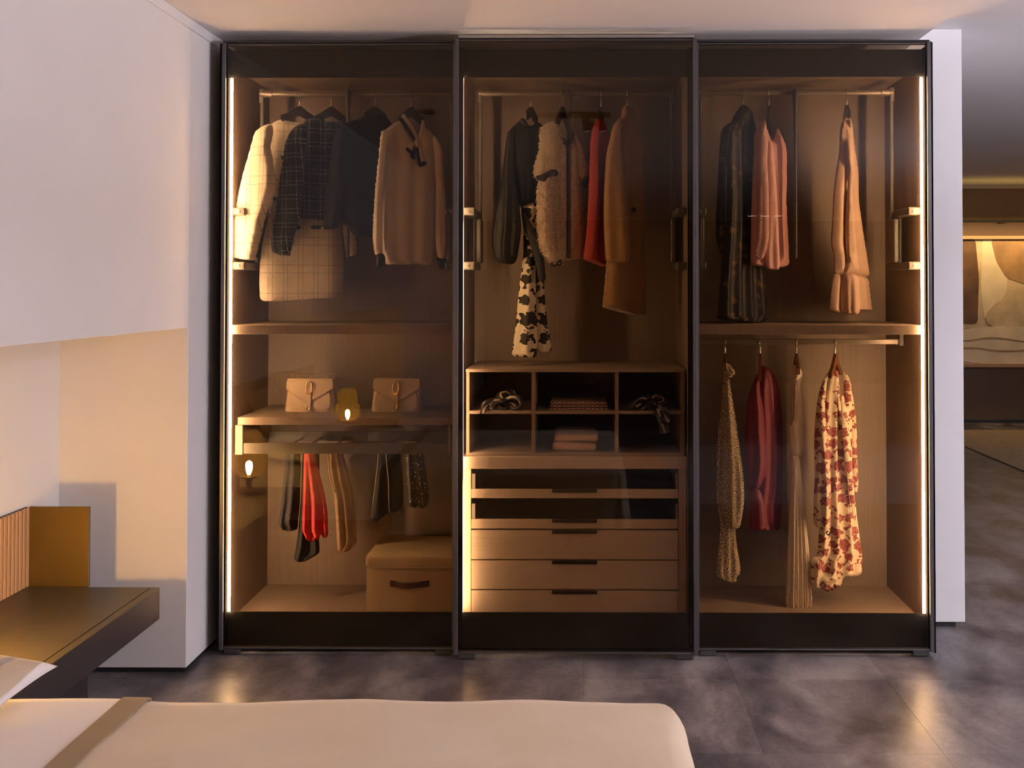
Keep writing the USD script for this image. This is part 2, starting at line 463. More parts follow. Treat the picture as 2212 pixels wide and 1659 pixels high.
mat('lamp_glass', {'f': ('fresnel', {'IOR': 1.6}), 't': ('transparent_bsdf', {'color': (.95, .84, .52)}), 'r': ('glossy_bsdf', {'color': (1, .95, .8), 'roughness': .08}), 'x': ('mix_closure', {}), 'd': ('translucent_bsdf', {'color': (.95, .66, .22)}), 'y': ('mix_closure', {'fac': .45})},
    [('f.fac', 'x.fac'), ('t.BSDF', 'x.closure1'), ('r.BSDF', 'x.closure2'), ('x.closure', 'y.closure1'), ('d.BSDF', 'y.closure2')], 'y.closure')
emit('led', (1.0, .73, .47), LED)
emit('led_dim', (1.0, .73, .47), LED * .45)
emit('bulb', (1.0, .60, .20), BULB)
emit('spot_lens', (1.0, .80, .52), 14.0)
emit('cove', (1.0, .62, .26), 3.0)

# cloths
checks('cream_tweed', (.70, .60, .49), (.20, .16, .14), 14.7, 7.7, .026, .0135, .28, 0, bump=.9)
checks('navy_tweed', (.0085, .0095, .015), (.55, .55, .60), 14, 16, .034, .038, .30, 260, bump=.5)
plain('black_trim', (.012, .011, .014), .7)
plain('charcoal_crepe', (.0115, .0115, .016), .8, bump=.05, spec=.25)
plain('cream_chiffon', (.74, .65, .55), .6, noise=8, var=.03, sheen=.15)
plain('black_satin', (.010, .009, .010), .5, spec=.3)
flowers('black_floral', (.76, .67, .50), (.018, .013, .010), (.024, .018, .013), 15, .42, 5, leaf=(.02, .015, .012), leafscale=18, leafsize=.36, rough=.55, amp0=.12, warp=.5)
mat('fringe_cream', {'d': ('diffuse_bsdf', {'color': (.86, .79, .68)}), 't': ('translucent_bsdf', {'color': (.88, .80, .68)}), 'x': ('mix_closure', {'fac': .45})}, [('d.BSDF', 'x.closure1'), ('t.BSDF', 'x.closure2')], 'x.closure')
plain('sheer_cream_shaded', (.55, .42, .33), .7, noise=60, var=.2)  # sheer cloth, with the shade of that side mixed into its brown
plain('red_crepe', (.42, .035, .025), .55, sheen=.1)
plain('camel_wool', (.36, .20, .075), .9, noise=90, var=.12, bump=.15, bscale=500, sheen=.5)
flowers('gold_spray', (.012, .010, .011), (.26, .13, .02), (.10, .055, .012), 30, .34, 7, rough=.5, warp=1.2, vary=.9, amp0=.62, keep=.55)
plain('pink_chiffon', (.64, .37, .34), .55, sheen=.15)
plain('pink_chiffon_shaded', (.50, .235, .215), .55, sheen=.15)  # same chiffon with shade mixed in, for the cloth behind the lit folds
plain('mauve_cotton', (.46, .31, .23), .7, bump=.08, bscale=60)
plain('burgundy_satin', (.14, .0055, .022), .5, spec=.35)
plain('champagne_satin', (.76, .64, .50), .34)
plain('champagne_shade', (.28, .17, .10), .6)  # champagne satin darkened to the shade inside the armhole
flowers('rose_print', (.74, .62, .45), (.19, .020, .028), (.45, .17, .15), 17, .38, 5, leaf=(.26, .075, .065), leafscale=21, leafsize=.30, rough=.5, warp=.5, vary=.6)
mat('polka', {**uvnodes(), 'v': ('voronoi_texture', {'dimensions': '2D', 'scale': 165, 'randomness': .75}), 'l': ('math', {'math_type': 'less_than', 'value2': .35}),
              'm': ('mix_color', {'a': (.62, .50, .32), 'b': (.028, .020, .013)}), 'p': ('principled_bsdf', {'roughness': .6, 'specular_ior_level': .3})},
    [('tc.UV', 'v.vector'), ('v.distance', 'l.value1'), ('l.value', 'm.fac'), ('m.result', 'p.base_color')])
plain('navy_suiting', (.022, .021, .030), .7)
plain('black_suiting', (.010, .009, .013), .7)
plain('red_suiting', (.58, .012, .016), .55)
plain('beige_suiting', (.40, .265, .15), .65)
plain('piping', (.68, .62, .54), .5)
mat('sequin_black', {**uvnodes(), 'v': ('voronoi_texture', {'dimensions': '2D', 'scale': 230}), 'n': ('white_noise_texture', {'dimensions': '3D'}), 'l': ('math', {'math_type': 'greater_than', 'value2': .955}),
                     'm': ('mix_color', {'a': (.008, .008, .010), 'b': (.85, .78, .65)}), 'p': ('principled_bsdf', {'roughness': .4, 'specular_ior_level': .6})},
    [('tc.UV', 'v.vector'), ('v.position', 'n.vector'), ('n.value', 'l.value1'), ('l.value', 'm.fac'), ('m.result', 'p.base_color')])
plain('bag_leather', (.50, .37, .24), .42, noise=12, var=.05, bump=.08, bscale=500)
plain('bag_edge', (.30, .20, .13), .5)
plain('canvas_box', (.60, .47, .27), .85, bump=.4, bscale=420)
plain('box_strap', (.085, .030, .018), .5, noise=30, var=.2)
mat('diamond_cloth', {**uvnodes(), 'x': ('separate_xyz', {}), 'a': ('math', {'math_type': 'add'}), 'b': ('math', {'math_type': 'subtract'}),
                      'a1': ('math', {'math_type': 'multiply_add', 'value2': 48, 'value3': 100}), 'b1': ('math', {'math_type': 'multiply_add', 'value2': 48, 'value3': 100}),
                      'a2': ('math', {'math_type': 'fraction'}), 'b2': ('math', {'math_type': 'fraction'}), 'a3': ('math', {'math_type': 'less_than', 'value2': .28}), 'b3': ('math', {'math_type': 'less_than', 'value2': .28}),
                      'mx': ('math', {'math_type': 'maximum'}), 'm': ('mix_color', {'a': (.62, .50, .36), 'b': (.13, .018, .012)}), 'p': ('principled_bsdf', {'roughness': .8})},
    [('tc.UV', 'x.vector'), ('x.x', 'a.value1'), ('x.y', 'a.value2'), ('x.x', 'b.value1'), ('x.y', 'b.value2'), ('a.value', 'a1.value1'), ('b.value', 'b1.value1'), ('a1.value', 'a2.value1'), ('b1.value', 'b2.value1'),
     ('a2.value', 'a3.value1'), ('b2.value', 'b3.value1'), ('a3.value', 'mx.value1'), ('b3.value', 'mx.value2'), ('mx.value', 'm.fac'), ('m.result', 'p.base_color')])
mat('scarf_stripe', {**uvnodes(), 'x': ('separate_xyz', {}), 'a1': ('math', {'math_type': 'multiply_add', 'value2': 1.6, 'value3': 100.35}), 'a2': ('math', {'math_type': 'fraction'}), 'a3': ('math', {'math_type': 'less_than', 'value2': .26}),
                     'm': ('mix_color', {'a': (.016, .014, .015), 'b': (.42, .33, .22)}), 'p': ('principled_bsdf', {'roughness': .35})},
    [('tc.UV', 'x.vector'), ('x.x', 'a1.value1'), ('a1.value', 'a2.value1'), ('a2.value', 'a3.value1'), ('a3.value', 'm.fac'), ('m.result', 'p.base_color')])
plain('pink_knit', (.62, .42, .33), .9, bump=.5, bscale=260, sheen=.3)

# bedroom
plain('duvet_beige', (.60, .49, .35), .75, noise=5, var=.03, bump=.12, bscale=700, sheen=.2)
plain('band_taupe', (.25, .18, .11), .5)
plain('linen_white', (.80, .77, .77), .75, noise=5, var=.015, bump=.1, bscale=600)
mat('pillow_linen', {'g': ('texture_coordinate', {}), 'x': ('separate_xyz', {}), 'r': ('rgb_ramp', {'ramp': [(0, (.80, .77, .77)), (.60, (.80, .77, .77)), (.602, (.50, .40, .29)), (.70, (.50, .40, .29)), (.702, (.30, .27, .26)), (.735, (.30, .27, .26)), (.737, (.50, .40, .29)), (.83, (.50, .40, .29)), (.832, (.80, .77, .77))]}),
                     'm': ('math', {'math_type': 'multiply_add', 'value2': 1 / .60, 'value3': .33}), 'p': ('principled_bsdf', {'roughness': .75, 'sheen_weight': .2})},
    [('g.UV', 'x.vector'), ('x.x', 'm.value1'), ('m.value', 'r.fac'), ('r.color', 'p.base_color')])
plain('olive_quilt', (.38, .31, .17), .7, bump=.2, bscale=200)
plain('nightstand_dark', (.030, .023, .026), .5)
veneer('nightstand_top', (.055, .044, .025), rough=.40, axis='x', var=.2)
plain('bronze_metal', (.125, .080, .022), .42, metal=.55, noise=3, var=.1)
veneer('slat_oak', (.42, .245, .125), rough=.5)
plain('bed_upholstery', (.055, .045, .04), .85)
plain('lamp_base', (.02, .016, .012), .3, metal=.5)
plain('spot_black', (.012, .012, .013), .4)
plain('rug_jute', (.34, .25, .15), .95, noise=40, var=.25, bump=.7, bscale=110)
flowers('rug_abstract', (.06, .042, .035), (.26, .24, .235), (.20, .185, .18), .75, .46, 3, leaf=(.11, .08, .06), leafscale=.6, leafsize=.5, amp0=.25, rough=.95, warp=.8)
plain('floor_base', (.055, .047, .049), .6)
mat('floor_tile', {'g': ('geometry', {}), 'mp': ('mapping', {'scale': (1, .62, 1)}), 'n': ('noise_texture', {'scale': 3.1, 'detail': 8, 'roughness': .62, 'distortion': .35}), 'n2': ('noise_texture', {'scale': 46, 'detail': 5, 'roughness': .7}),
                   'oi': ('object_info', {}), 'om': ('math', {'math_type': 'multiply_add', 'value2': .06, 'value3': -.03}), 'ad': ('math', {'math_type': 'multiply_add', 'value2': .22, 'value3': -.11}),
                   's': ('math', {'math_type': 'add'}), 's2': ('math', {'math_type': 'add'}),
                   'r': ('rgb_ramp', {'ramp': [(.34, (.038, .033, .037)), (.46, (.084, .073, .077)), (.56, (.150, .130, .131)), (.67, (.24, .21, .205))]}),
                   'rr': ('map_range', {'from_min': .3, 'from_max': .7, 'to_min': .30, 'to_max': .44}),
                   'bp': ('bump', {'strength': .06, 'distance': .002}), 'p': ('principled_bsdf', {'specular_ior_level': .5})},
    [('g.position', 'mp.vector'), ('mp.vector', 'n.vector'), ('g.position', 'n2.vector'), ('oi.random', 'om.value1'), ('n2.fac', 'ad.value1'), ('n.fac', 's.value1'), ('ad.value', 's.value2'), ('s.value', 's2.value1'), ('om.value', 's2.value2'),
     ('s2.value', 'r.fac'), ('r.color', 'p.base_color'), ('n.fac', 'rr.value'), ('rr.result', 'p.roughness'), ('n2.fac', 'bp.height'), ('bp.normal', 'p.normal')])
# paints of the sepia canvas
plain('canvas_brown', (.13, .065, .025), .6, noise=6, var=.3)
plain('canvas_sand', (.58, .44, .25), .6, noise=5, var=.22)
plain('canvas_cream', (.74, .60, .38), .6, noise=4, var=.12)
plain('canvas_ochre', (.33, .19, .075), .6, noise=5, var=.3)
plain('canvas_line', (.07, .035, .015), .6)



# ================================================================== the setting
XL, XN = -1.63, -2.16               # left wall, back of its niche
YN, ZN = -0.19, 1.419               # end of the niche, top of the niche
C1, C2 = 2.70, 2.80                 # ceiling in front of the wardrobe, ceiling behind it
fl = thing('floor', 'dark grey mottled vinyl tile floor', None, kind='structure')
part('subfloor', box(-4, 8, -12, 7.6, -.05, -.0025), 'floor_base', fl)
rng = random.Random(4)
TX, TY = .6132, .63
for i in range(-4, 11):
    for j in range(-8, 8):
        x, y = .0035 + i * TX, -.2326 + j * TY
        if x + TX < -2.2 or x > 6.2 or (y > .6 and x + TX < 1.5) or (y > -.1 and y + TY < .62 and x > -1.5 and x + TX < 1.4): continue
        part('tile', box(x + .0003, x + TX - .0003, y + .0003, y + TY - .0003, -.0025, rng.uniform(-.0001, .0001), .0003), 'floor_tile', fl)
part('floor_covering', box(-4, 8, -.2326 + 8 * TY, 7.6, -.0025, 0), 'floor_tile', fl)
part('floor_covering', box(-4, 8, -12, -.2326 - 8 * TY, -.0025, 0), 'floor_tile', fl)

cl = thing('ceiling', 'white plaster ceiling with a step above the wardrobe', None, kind='structure')
part('ceiling_board', box(-4, 8, -12, -.18, C1, C2 + .06), 'ceiling_paint', cl)
part('ceiling_board', box(-4, 1.512, -.18, 1.4, C1, C2 + .06), 'ceiling_paint', cl)
part('ceiling_board', box(-4, 8, -.185, 7.6, C2 + .001, C2 + .07), 'ceiling_paint', cl)

wl = thing('wall_left', 'white painted wall on the left with a long low niche', None, kind='structure')
part('upper_wall', box(XL - .8, XL, -4.6, YN, ZN, C1, .002), 'wall_paint', wl)
part('pier', box(XL - .8, XL, YN, .85, .022, C1, .002), 'wall_paint', wl, label='square end of the white wall beside the wardrobe')
part('niche_back', box(XN - .2, XN, -4.6, YN - .0005, 0, ZN), 'niche_paint', wl)
part('far_section', box(XL - .8, XL, -12, -4.6, 0, C1), 'wall_paint', wl)
struct('baseboard_left', box(XL - .7, XL - .012, YN + .012, .85, 0, .022), 'black_plinth', 'recessed black plinth under the white wall beside the wardrobe')
struct('trim_1', box(XL, XL + .008, -4.6, .6, C1 - .042, C1 - .001), 'wall_paint', 'slim white trim along the top of the left wall')

struct('wall_back', box(XL - .8, 1.514, .66, .85, 0, C2), 'wall_paint', 'white wall behind the wardrobe')
wr = thing('wall_right', 'white painted wall end to the right of the wardrobe', None, kind='structure')
XP0, XP1 = 1.5145, at(2081, 700, 1, .36)[0]
part('pier', box(XP0, XP1, .36, 1.5, .03, C2, .002), 'wall_paint', wr)
part('plinth', box(XP0 + .01, XP1 - .035, .385, 1.49, 0, .03), 'black_plinth', wr, label='recessed black plinth')

struct('wall_far', box(-4, 8, 7.3, 7.5, .035, C2), 'brown_wall', 'dark brown wall at the end of the passage')
struct('baseboard_far', box(-4, 8, 7.285, 7.5, 0, .035), 'black_plinth', 'black skirting under the dark brown far wall')
struct('trim_2', box(-4, 8, 7.27, 7.3, C2 - .045, C2), 'veneer_x', 'pale moulding along the top of the dark brown far wall')
struct('wall_side', box(6.0, 6.2, -12, 7.5, 0, C2), 'brown_wall', 'brown wall on the right outside the frame')
struct('wall_front', box(-4, 8, -12.2, -12, 0, C2), 'brown_wall', 'unseen dark brown wall behind the viewer, keeps the mirrored room dark')  # out of view, kept dark so the door glass mirrors a dark room
wn = thing('window_1', 'unseen wide window in the right wall, placed to light the left wall', None, (5.97, -3.2, 1.45), kind='structure')  # unseen opening that goes with the cool light from the right
for a in (-2.24, 0, 2.24):
    part('window_frame', box(5.93, 5.97, -3.2 + a - .03, -3.2 + a + .03, .42, 2.48, .003), 'track_alu', wn)
for z in (.42, 2.48):
    part('window_frame', box(5.93, 5.97, -5.47, -.93, z - .03, z + .03, .003), 'track_alu', wn)

# ================================================================== wardrobe: three units side by side, each with its sliding door
ZF, ZTOP, ZI = .13, 2.648, 2.56     # inside floor, top, underside of the top panel
YB, YF = .58, .05                   # inside back, front edge of the carcass
L0, L1, M0, M1, R0, R1 = -1.546, -.560, -.5305, .460, .500, 1.486


def unit(label, xa, xb, xo0, xo1):
    w = thing('wardrobe', label, 'wardrobe', ((xa + xb) / 2, YF, 0), 'wardrobe units side by side')
    part('side_panel', box(xo0, xa, YF + .004, YB + .02, .02, ZTOP - .02), 'veneer', w)
    part('side_panel', box(xb, xo1, YF + .004, YB + .02, .02, ZTOP - .02), 'veneer', w)
    part('edge_strip', box(xo0, xa - .0005, YF, YF + .004, .02, ZTOP - .02), 'felt_black', w)
    part('edge_strip', box(xb + .0005, xo1, YF, YF + .004, .02, ZTOP - .02), 'felt_black', w)
    part('back_panel', box(xa, xb, YB, YB + .02, ZF, ZI), 'veneer', w)
    part('top_panel', box(xa, xb, YF + .004, YB + .02, ZI, ZTOP - .02), 'veneer_x', w)
    part('floor_panel', box(xa, xb, YF + .004, YB + .02, ZF - .03, ZF), 'veneer_x', w)
    part('top_fascia', box(xa, xb, YF - .001, YF + .004, 2.508, ZTOP - .02), 'lacquer_dark', w, label='dark fascia behind the top of the glass')
    part('plinth', box(xa, xb, YF - .001, YF + .004, .02, .173), 'lacquer_dark', w, label='dark plinth behind the foot of the glass')
    for x in (xo0 + .05, xo1 - .09):
        part('foot', box(x, x + .05, YF + .1, YF + .15, 0, .02), 'black_plinth', w)
        part('foot', box(x, x + .05, YB - .1, YB - .05, 0, .02), 'black_plinth', w)
    return w


w1 = unit('left wardrobe unit with tweed jackets above and handbags on its lower shelf, behind bronze glass', L0, L1, -1.560, -.5405)
w2 = unit('middle wardrobe unit with open cubbyholes and drawers at the bottom, behind bronze glass', M0, M1, -.5395, .4795)
w3 = unit('right wardrobe unit with long printed dresses hanging below its shelf, behind bronze glass', R0, R1, .4805, 1.500)
for w, xa, xb in ((w1, L0, L1), (w3, R0, R1)):
    part('shelf', box(xa + .0005, xb - .0005, YF + .002, YB - .0005, 1.381, 1.4215, .001), 'veneer', w)
part('shelf', box(-1.5455 + .02, L1 - .004, .10, YB - .0005, .978, 1.0115, .001), 'veneer', w1, label='thinner shelf that carries the two handbags')


def led_strip(w, x, m='led'):
    part('light_strip', box(x - .005, x + .005, YF - .011, YF - .002, .176, 2.504), m, w, label='lit warm strip light up the front edge')
    s = -1 if x < 0 else 1
    part('strip_channel', box(min(x + s * .0066, x + s * .0072), max(x + s * .0066, x + s * .0072), .0190, YF - .0005, .05, 2.62), 'felt_black', w)  # added shield, keeps the strip light off the door stile


led_strip(w1, -1.5392); led_strip(w3, 1.4792)
led_strip(w2, -.5252, 'led_dim')
part('seal_strip', box(-.5413, -.5400, .034, .0495, .02, ZTOP - .02), 'lacquer_dark', w1)  # added blocker, stops the middle strip shining into the left bay
part('end_panel', box(-1.5755, -1.5685, .0, YB + .02, .02, ZTOP), 'felt_black', w1)  # added outside the carcass to stop strip light leaking into the gap
part('end_panel', box(1.5085, 1.5140, .0, YB + .02, .02, ZTOP), 'felt_black', w3)  # added light stop on the right side as well
for a, b in ((985, 1000.5), (1489, 1502)):
    part('glass_border', box(at(a, 700, 1, -.025)[0], at(b, 700, 1, -.025)[0], -.0255, -.0235, .06, 2.62), 'lacquer_dark', w2, label='black border along the edge of the glass')


def door(w, x0, x1, yf, z0, z1, sw, label):
    """A sliding door: framing stiles and rails around one sheet of bronze glass. yf: its front face."""
    d = part('door', box(x0 + sw, x1 - sw, yf + .012, yf + .018, z0 + .006, z1 - .006), 'bronze_glass', w, label=label)
    part('stile', box(x0, x0 + sw, yf, yf + .032, z0 - .004, z1 + .004, .0012), 'bronze_frame', d)
    part('stile', box(x1 - sw, x1, yf, yf + .032, z0 - .004, z1 + .004, .0012), 'bronze_frame', d)
    part('rail', box(x0 + sw, x1 - sw, yf + .006, yf + .030, z0, z0 + .0065, .001), 'bronze_frame', d)
    part('rail', box(x0 + sw, x1 - sw, yf + .006, yf + .030, z1 - .0065, z1, .001), 'bronze_frame', d)
    for x in (x0 + .02, x1 - .09):
        part('roller', box(x, x + .07, yf + .008, yf + .028, .004, z0 - .0002, .002), 'lift_dark', d)
    return d


door(w1, -1.568, -.545, 0.0, .0275, 2.648, .017, 'left sliding glass door in a bronze frame')
door(w2, -.5483, .4894, -.045, .0266, 2.653, .0165, 'middle sliding glass door, on the front track')
door(w3, .485, 1.508, 0.0, .0275, 2.648, .017, 'right sliding glass door in a bronze frame')
a, b = at(990, 80, 1, -.04), at(1500, 87, 1, -.04)
part('top_track', box(a[0], b[0], -.042, -.015, 2.6585, 2.671, .001), 'track_alu', w2, label='pale metal track on top of the middle door')
part('top_rail', box(-1.56, -.5405, -.002, YF - .002, 2.650, 2.657), 'lacquer_dark', w1)
part('top_rail', box(.4805, 1.5, -.002, YF - .002, 2.650, 2.657), 'lacquer_dark', w3)


# ------------------------------------------------------------------ pull-down clothes lifts
def lift(label, xl, xr, px_rod, xpull, pl, pr):
    g = thing('clothes_lift', label, 'clothes rail', ((xl + xr) / 2, .30, 2.48), 'pull-down clothes rails')
    zr = at(px_rod[0], px_rod[1], 1, .30)[2]
    a, b = xl + .058, xr - .058
    rod = part('rail', tube([[a, .30, zr], [b, .30, zr]], .0125, 20), 'rod_metal', g, smooth=40)
    for x, s in ((a, 1), (b, -1)):
        part('rail_end', tube([[x - .02 * s, .30, zr], [x + .035 * s, .30, zr]], .017, 20), 'rod_metal', g, smooth=40)
        part('rail_bracket', box(x - .024 if s > 0 else x + .003, x - .003 if s > 0 else x + .024, .285, .315, zr - .045, zr + .022, .003), 'lift_plastic', g)
        part('arm', tube([[x - .013 * s, .30, zr - .03], [x - .013 * s, .30, 1.90]], .0095, 14), 'lift_plastic', g, smooth=40)
        # the mechanism box on the unit's side
        xs = xl if s > 0 else xr
        q = lambda u0, u1: (min(xs + s * u0, xs + s * u1), max(xs + s * u0, xs + s * u1))
        part('mechanism', box(*q(.034, .056), .235, .345, 1.70, 1.90, .004), 'lift_plastic', g)
        part('mechanism_rod', tube([[xs + s * .024, .25, 1.69], [xs + s * .024, .25, 1.91]], .009, 12), 'lift_dark', g, smooth=40)
        for z in (1.665, 1.905):
            part('side_bracket', box(*q(-.0100 if xs < 0 or xs > 1.4 else .0005, .045), .075, .33, z, z + .034, .004), 'lift_plastic', g)
            part('bracket_screw', tube([[xs + s * .020, .0745, z + .017], [xs + s * .020, .0715, z + .017]], .005, 10), 'steel', g)
    if xpull:
        t, bo = at(xpull, 192, 1, .27)[2], at(xpull, 558, 1, .27)[2]
        x = at(xpull, 300, 1, .27)[0]
        part('pull_handle', tube([[x, .272, bo], [x, .272, bo + .01], [x, .272, t - .10], [x, .272, t - .05], [x, .272, t - .02], [x, .272, t]], [.006, .0085, .0085, .013, .0145, .006], 14), 'rod_dark', g, smooth=60, label='dark pull-down handle rod')
    return g


lift('pull-down clothes rail with dark handle rod in the left unit', -1.535, L1, (700, 203), 752, 0, 0)
lift('pull-down clothes rail with dark handle rod in the middle unit', -.520, M1, (1300, 202), 1229, 0, 0)
lift('pull-down clothes rail with dark handle rod in the right unit', R0, 1.475, (1800, 200), 1718, 0, 0)
g = thing('hanging_rail', 'fixed grey hanging rail under the shelf of the right unit', 'clothes rail', (.98, .3, 1.33))
zr = at(1700, 738, 1, .30)[2]
part('rail', box(R0 + .001, at(1940, 738, 1, .3)[0], .288, .312, zr - .0125, zr + .0125, .003), 'rod_metal', g)
part('rail_end', box(at(1940, 738, 1, .3)[0], at(1950, 738, 1, .3)[0], .28, .32, zr - .018, zr + .045, .003), 'lift_plastic', g)
part('rail_stem', box(at(1941, 738, 1, .3)[0], at(1949, 738, 1, .3)[0], .29, .31, zr + .04, 1.3808, .001), 'lift_plastic', g)

# trouser rack under the handbag shelf
g = thing('trouser_rack', 'pull-out trouser rack under the handbag shelf', 'trouser rack', (-1.05, .25, .93))
zt0, zt1 = at(700, 980, 1, .11)[2], at(700, 957, 1, .11)[2]
xa, xb = at(507, 940, 1, .10)[0], at(524, 940, 1, .10)[0]
part('side_arm', box(xa, xb, .102, .50, zt0 - .004, .9775, .002), 'veneer', g)
part('side_arm', box(at(968, 940, 1, .10)[0], at(973, 940, 1, .10)[0], .102, .50, zt0 - .006, .9775, .001), 'veneer', g)
part('front_bar', box(at(527, 970, 1, .11)[0], at(967, 970, 1, .11)[0], .104, .112, zt0, zt1, .001), 'lift_plastic', g)
part('rear_bar', box(xb, at(967, 970, 1, .11)[0], .46, .47, zt0, zt1, .001), 'lift_plastic', g)
for px in (626, 668, 665, 722, 842, 896):
    x = at(px, 975, 1, .25)[0]
    part('rack_rod', tube([[x, .112, zt0 + .014], [x, .46, zt0 + .014]], .005, 10), 'steel', g, smooth=40)

# ------------------------------------------------------------------ cubby unit and drawer chest in the middle unit
Y0 = .085
g = thing('cubby_shelf', 'open shelf of six cubbyholes standing on the drawer chest', 'shelf', (-.03, .3, .855))
X = lambda px, y=Y0: at(px, 900, 1, y)[0]
Z = lambda py, y=Y0: at(1240, py, 1, y)[2]
cx0, cx1 = X(1007), X(1479)
part('top_board', box(cx0 - .002, cx1 + .002, Y0 - .004, YB - .002, Z(804), Z(797.5), .001), 'veneer_x', g)
part('bottom_board', box(cx0, cx1, Y0, YB - .002, Z(985), Z(978.5), .001), 'veneer_x', g)
for a, b in ((1007, 1013.8), (1148, 1155.8), (1329, 1336.3), (1471.6, 1479)):
    part('upright', box(X(a), X(b), Y0 + .001, YB - .004, Z(978.5), Z(804)), 'veneer', g)
for a, b in ((1013.8, 1148), (1155.8, 1329), (1336.3, 1471.6)):
    part('cubby_shelf_board', box(X(a) + .0005, X(b) - .0005, Y0 + .003, YB - .004, Z(894.5), Z(888)), 'veneer_x', g)
part('back_board', box(cx0, cx1, YB - .004, YB - .0005, Z(985), Z(798)), 'veneer', g)

g = thing('drawer_chest', 'drawer chest with two glass-fronted drawers over three plain ones', 'chest of drawers', (-.03, .3, ZF))
Y1 = .075
X = lambda px, y=Y1: at(px, 1150, 1, y)[0]
Z = lambda py, y=Y1: at(1240, py, 1, y)[2]
ztop = Z(985, Y0) - .0005
part('worktop', box(M0 + .004, M1 - .004, Y1 - .012, YB - .002, Z(1013, Y1 - .012), ztop, .0015), 'drawer_veneer', g)
x0, x1 = X(1018), X(1465.5)
zb = ZF + .001
for a, b in ((M0 + .006, x0 - .0015), (x1 + .0015, M1 - .006)):
    part('side_post', box(a, b, Y1, YB - .004, zb, Z(1013, Y1 - .012)), 'drawer_veneer', g)
part('back_board', box(x0, x1, YB - .02, YB - .004, zb, Z(1013)), 'veneer', g)


def drawer(zlo, zhi, glassy, hz):
    hx0, hx1 = X(1192.5), X(1289.8)
    nm = part('drawer', box(x0, x1, Y1 + .001, Y1 + .02, zlo, zhi, .0012), 'drawer_veneer', g)
    part('handle', box(hx0, hx1, Y1 - .012, Y1 + .0008, hz[0], hz[1], .0015), 'dark_pull', nm)
    part('drawer_floor', box(x0 + .012, x1 - .012, Y1 + .021, YB - .03, zlo, zlo + .012), 'drawer_lining', nm)
    return nm


for (o0, o1, r1) in ((1014, 1056.7, 1076.6), (1079, 1121.8, 1142.6)):
    zlo, zmid, zhi = Z(r1), Z(o1), Z(o0)
    nm = drawer(zlo, zmid, True, (zmid - .013, zmid + .0015))
    part('glass_front', box(x0 + .010, x1 - .010, Y1 + .006, Y1 + .011, zmid, zhi - .004), 'drawer_glass', nm, label='clear glass drawer front')
    for a in (x0 + .002, x1 - .012):
        part('glass_clip', box(a, a + .0155 if a < 0 else a + .010, Y1 + .003, Y1 + .018, zmid, zhi - .02, .001), 'veneer', nm)
    for a in (x0 + .02, x1 - .032):
        part('drawer_side', box(a, a + .012, Y1 + .021, YB - .03, zlo + .012, zhi - .02), 'drawer_lining', nm)
for (a, b) in ((1145.8, 1208.6), (1211.2, 1273.2), (1276.0, 1336.5)):
    nm = drawer(max(Z(b), zb), Z(a), False, (Z(a) - .012, Z(a) + .001))

# ================================================================== hangers
def hanger(label, px, rod_py, top_py, yaw, hook_yaw=70, mat_='hanger_wood', y=.30, width=.20, slope=.058):
    """A wooden hanger hung on the rod: swivelling steel hook, ferrule, arched body. px, rod_py: the hook over the rod; top_py: the crown of the body."""
    p = at(px, rod_py, 1, y); zt = at(px, top_py, 1, y)[2]
    g = thing('clothes_hanger', label, 'hanger', (p[0], y, zt), 'wooden clothes hangers on the rails')
    a = np.radians(np.linspace(205, -60, 26)); r = .0185
    h = np.array([math.cos(math.radians(hook_yaw)), math.sin(math.radians(hook_yaw)), 0])
    zc = p[2] + .0125 - r + .0035
    arc = [p * [1, 1, 0] + h * r * math.cos(t) + np.array([0, 0, zc + r * math.sin(t)]) for t in a]
    tail = [p * [1, 1, 0] + h * .004 + np.array([0, 0, zc - r - .006]), np.array([p[0], y, zc - r - .014]), np.array([p[0], y, zt])]
    part('hook', tube(np.vstack([arc, tail]), .0018, 8), 'steel', g, smooth=60)
    part('ferrule', tube([[p[0], y, zt - .002], [p[0], y, zt + .026]], .0036, 10), 'steel', g, smooth=60)
    # body: arched beam, thick at the crown, in its own plane
    u = np.linspace(-1, 1, 41)
    s = np.abs(u) * width / .20
    top = -slope * s - .024 * (1 - np.exp(-(s / .20) ** 2)) 
    hgt = .020 + .027 * np.exp(-(s / .42) ** 2)
    hgt = hgt * (1 - .25 * s)
    bot = top - hgt
    xs = u * width
    ol = np.vstack([np.stack([xs, top], 1), np.stack([xs[::-1], bot[::-1]], 1)])
    n = len(ol); th = np.concatenate([.006 + .004 * s, (.006 + .004 * s)[::-1]])
    U = np.array([math.cos(math.radians(yaw)), math.sin(math.radians(yaw)), 0]); N = np.array([U[1], -U[0], 0])
    base = np.array([p[0], y, zt]) + ol[:, :1] * U + ol[:, 1:] * np.array([0, 0, 1.0])
    F = []
    m_ = len(u)
    L = [base + N * th[:, None] * k for k in (1, -1)]
    V = np.vstack(L)
    for i in range(m_ - 1):
        a_, b_, c_, d_ = i, i + 1, n - 2 - i, n - 1 - i
        F += [[a_, d_, c_], [a_, c_, b_], [a_ + n, c_ + n, d_ + n], [a_ + n, b_ + n, c_ + n]]
    for i in range(n):
        j = (i + 1) % n
        F += [[i, j, j + n], [i, j + n, i + n]]
    tm = trimesh.Trimesh(V, F, process=False)
    if tm.volume < 0: tm.invert()
    part('body', tm, mat_, g, smooth=35)
    return g


def garment(name, label, cat, px, py, y=.30, group=None):
    return thing(name, label, cat, at(px, py, 1, y), group)


BODY = {}


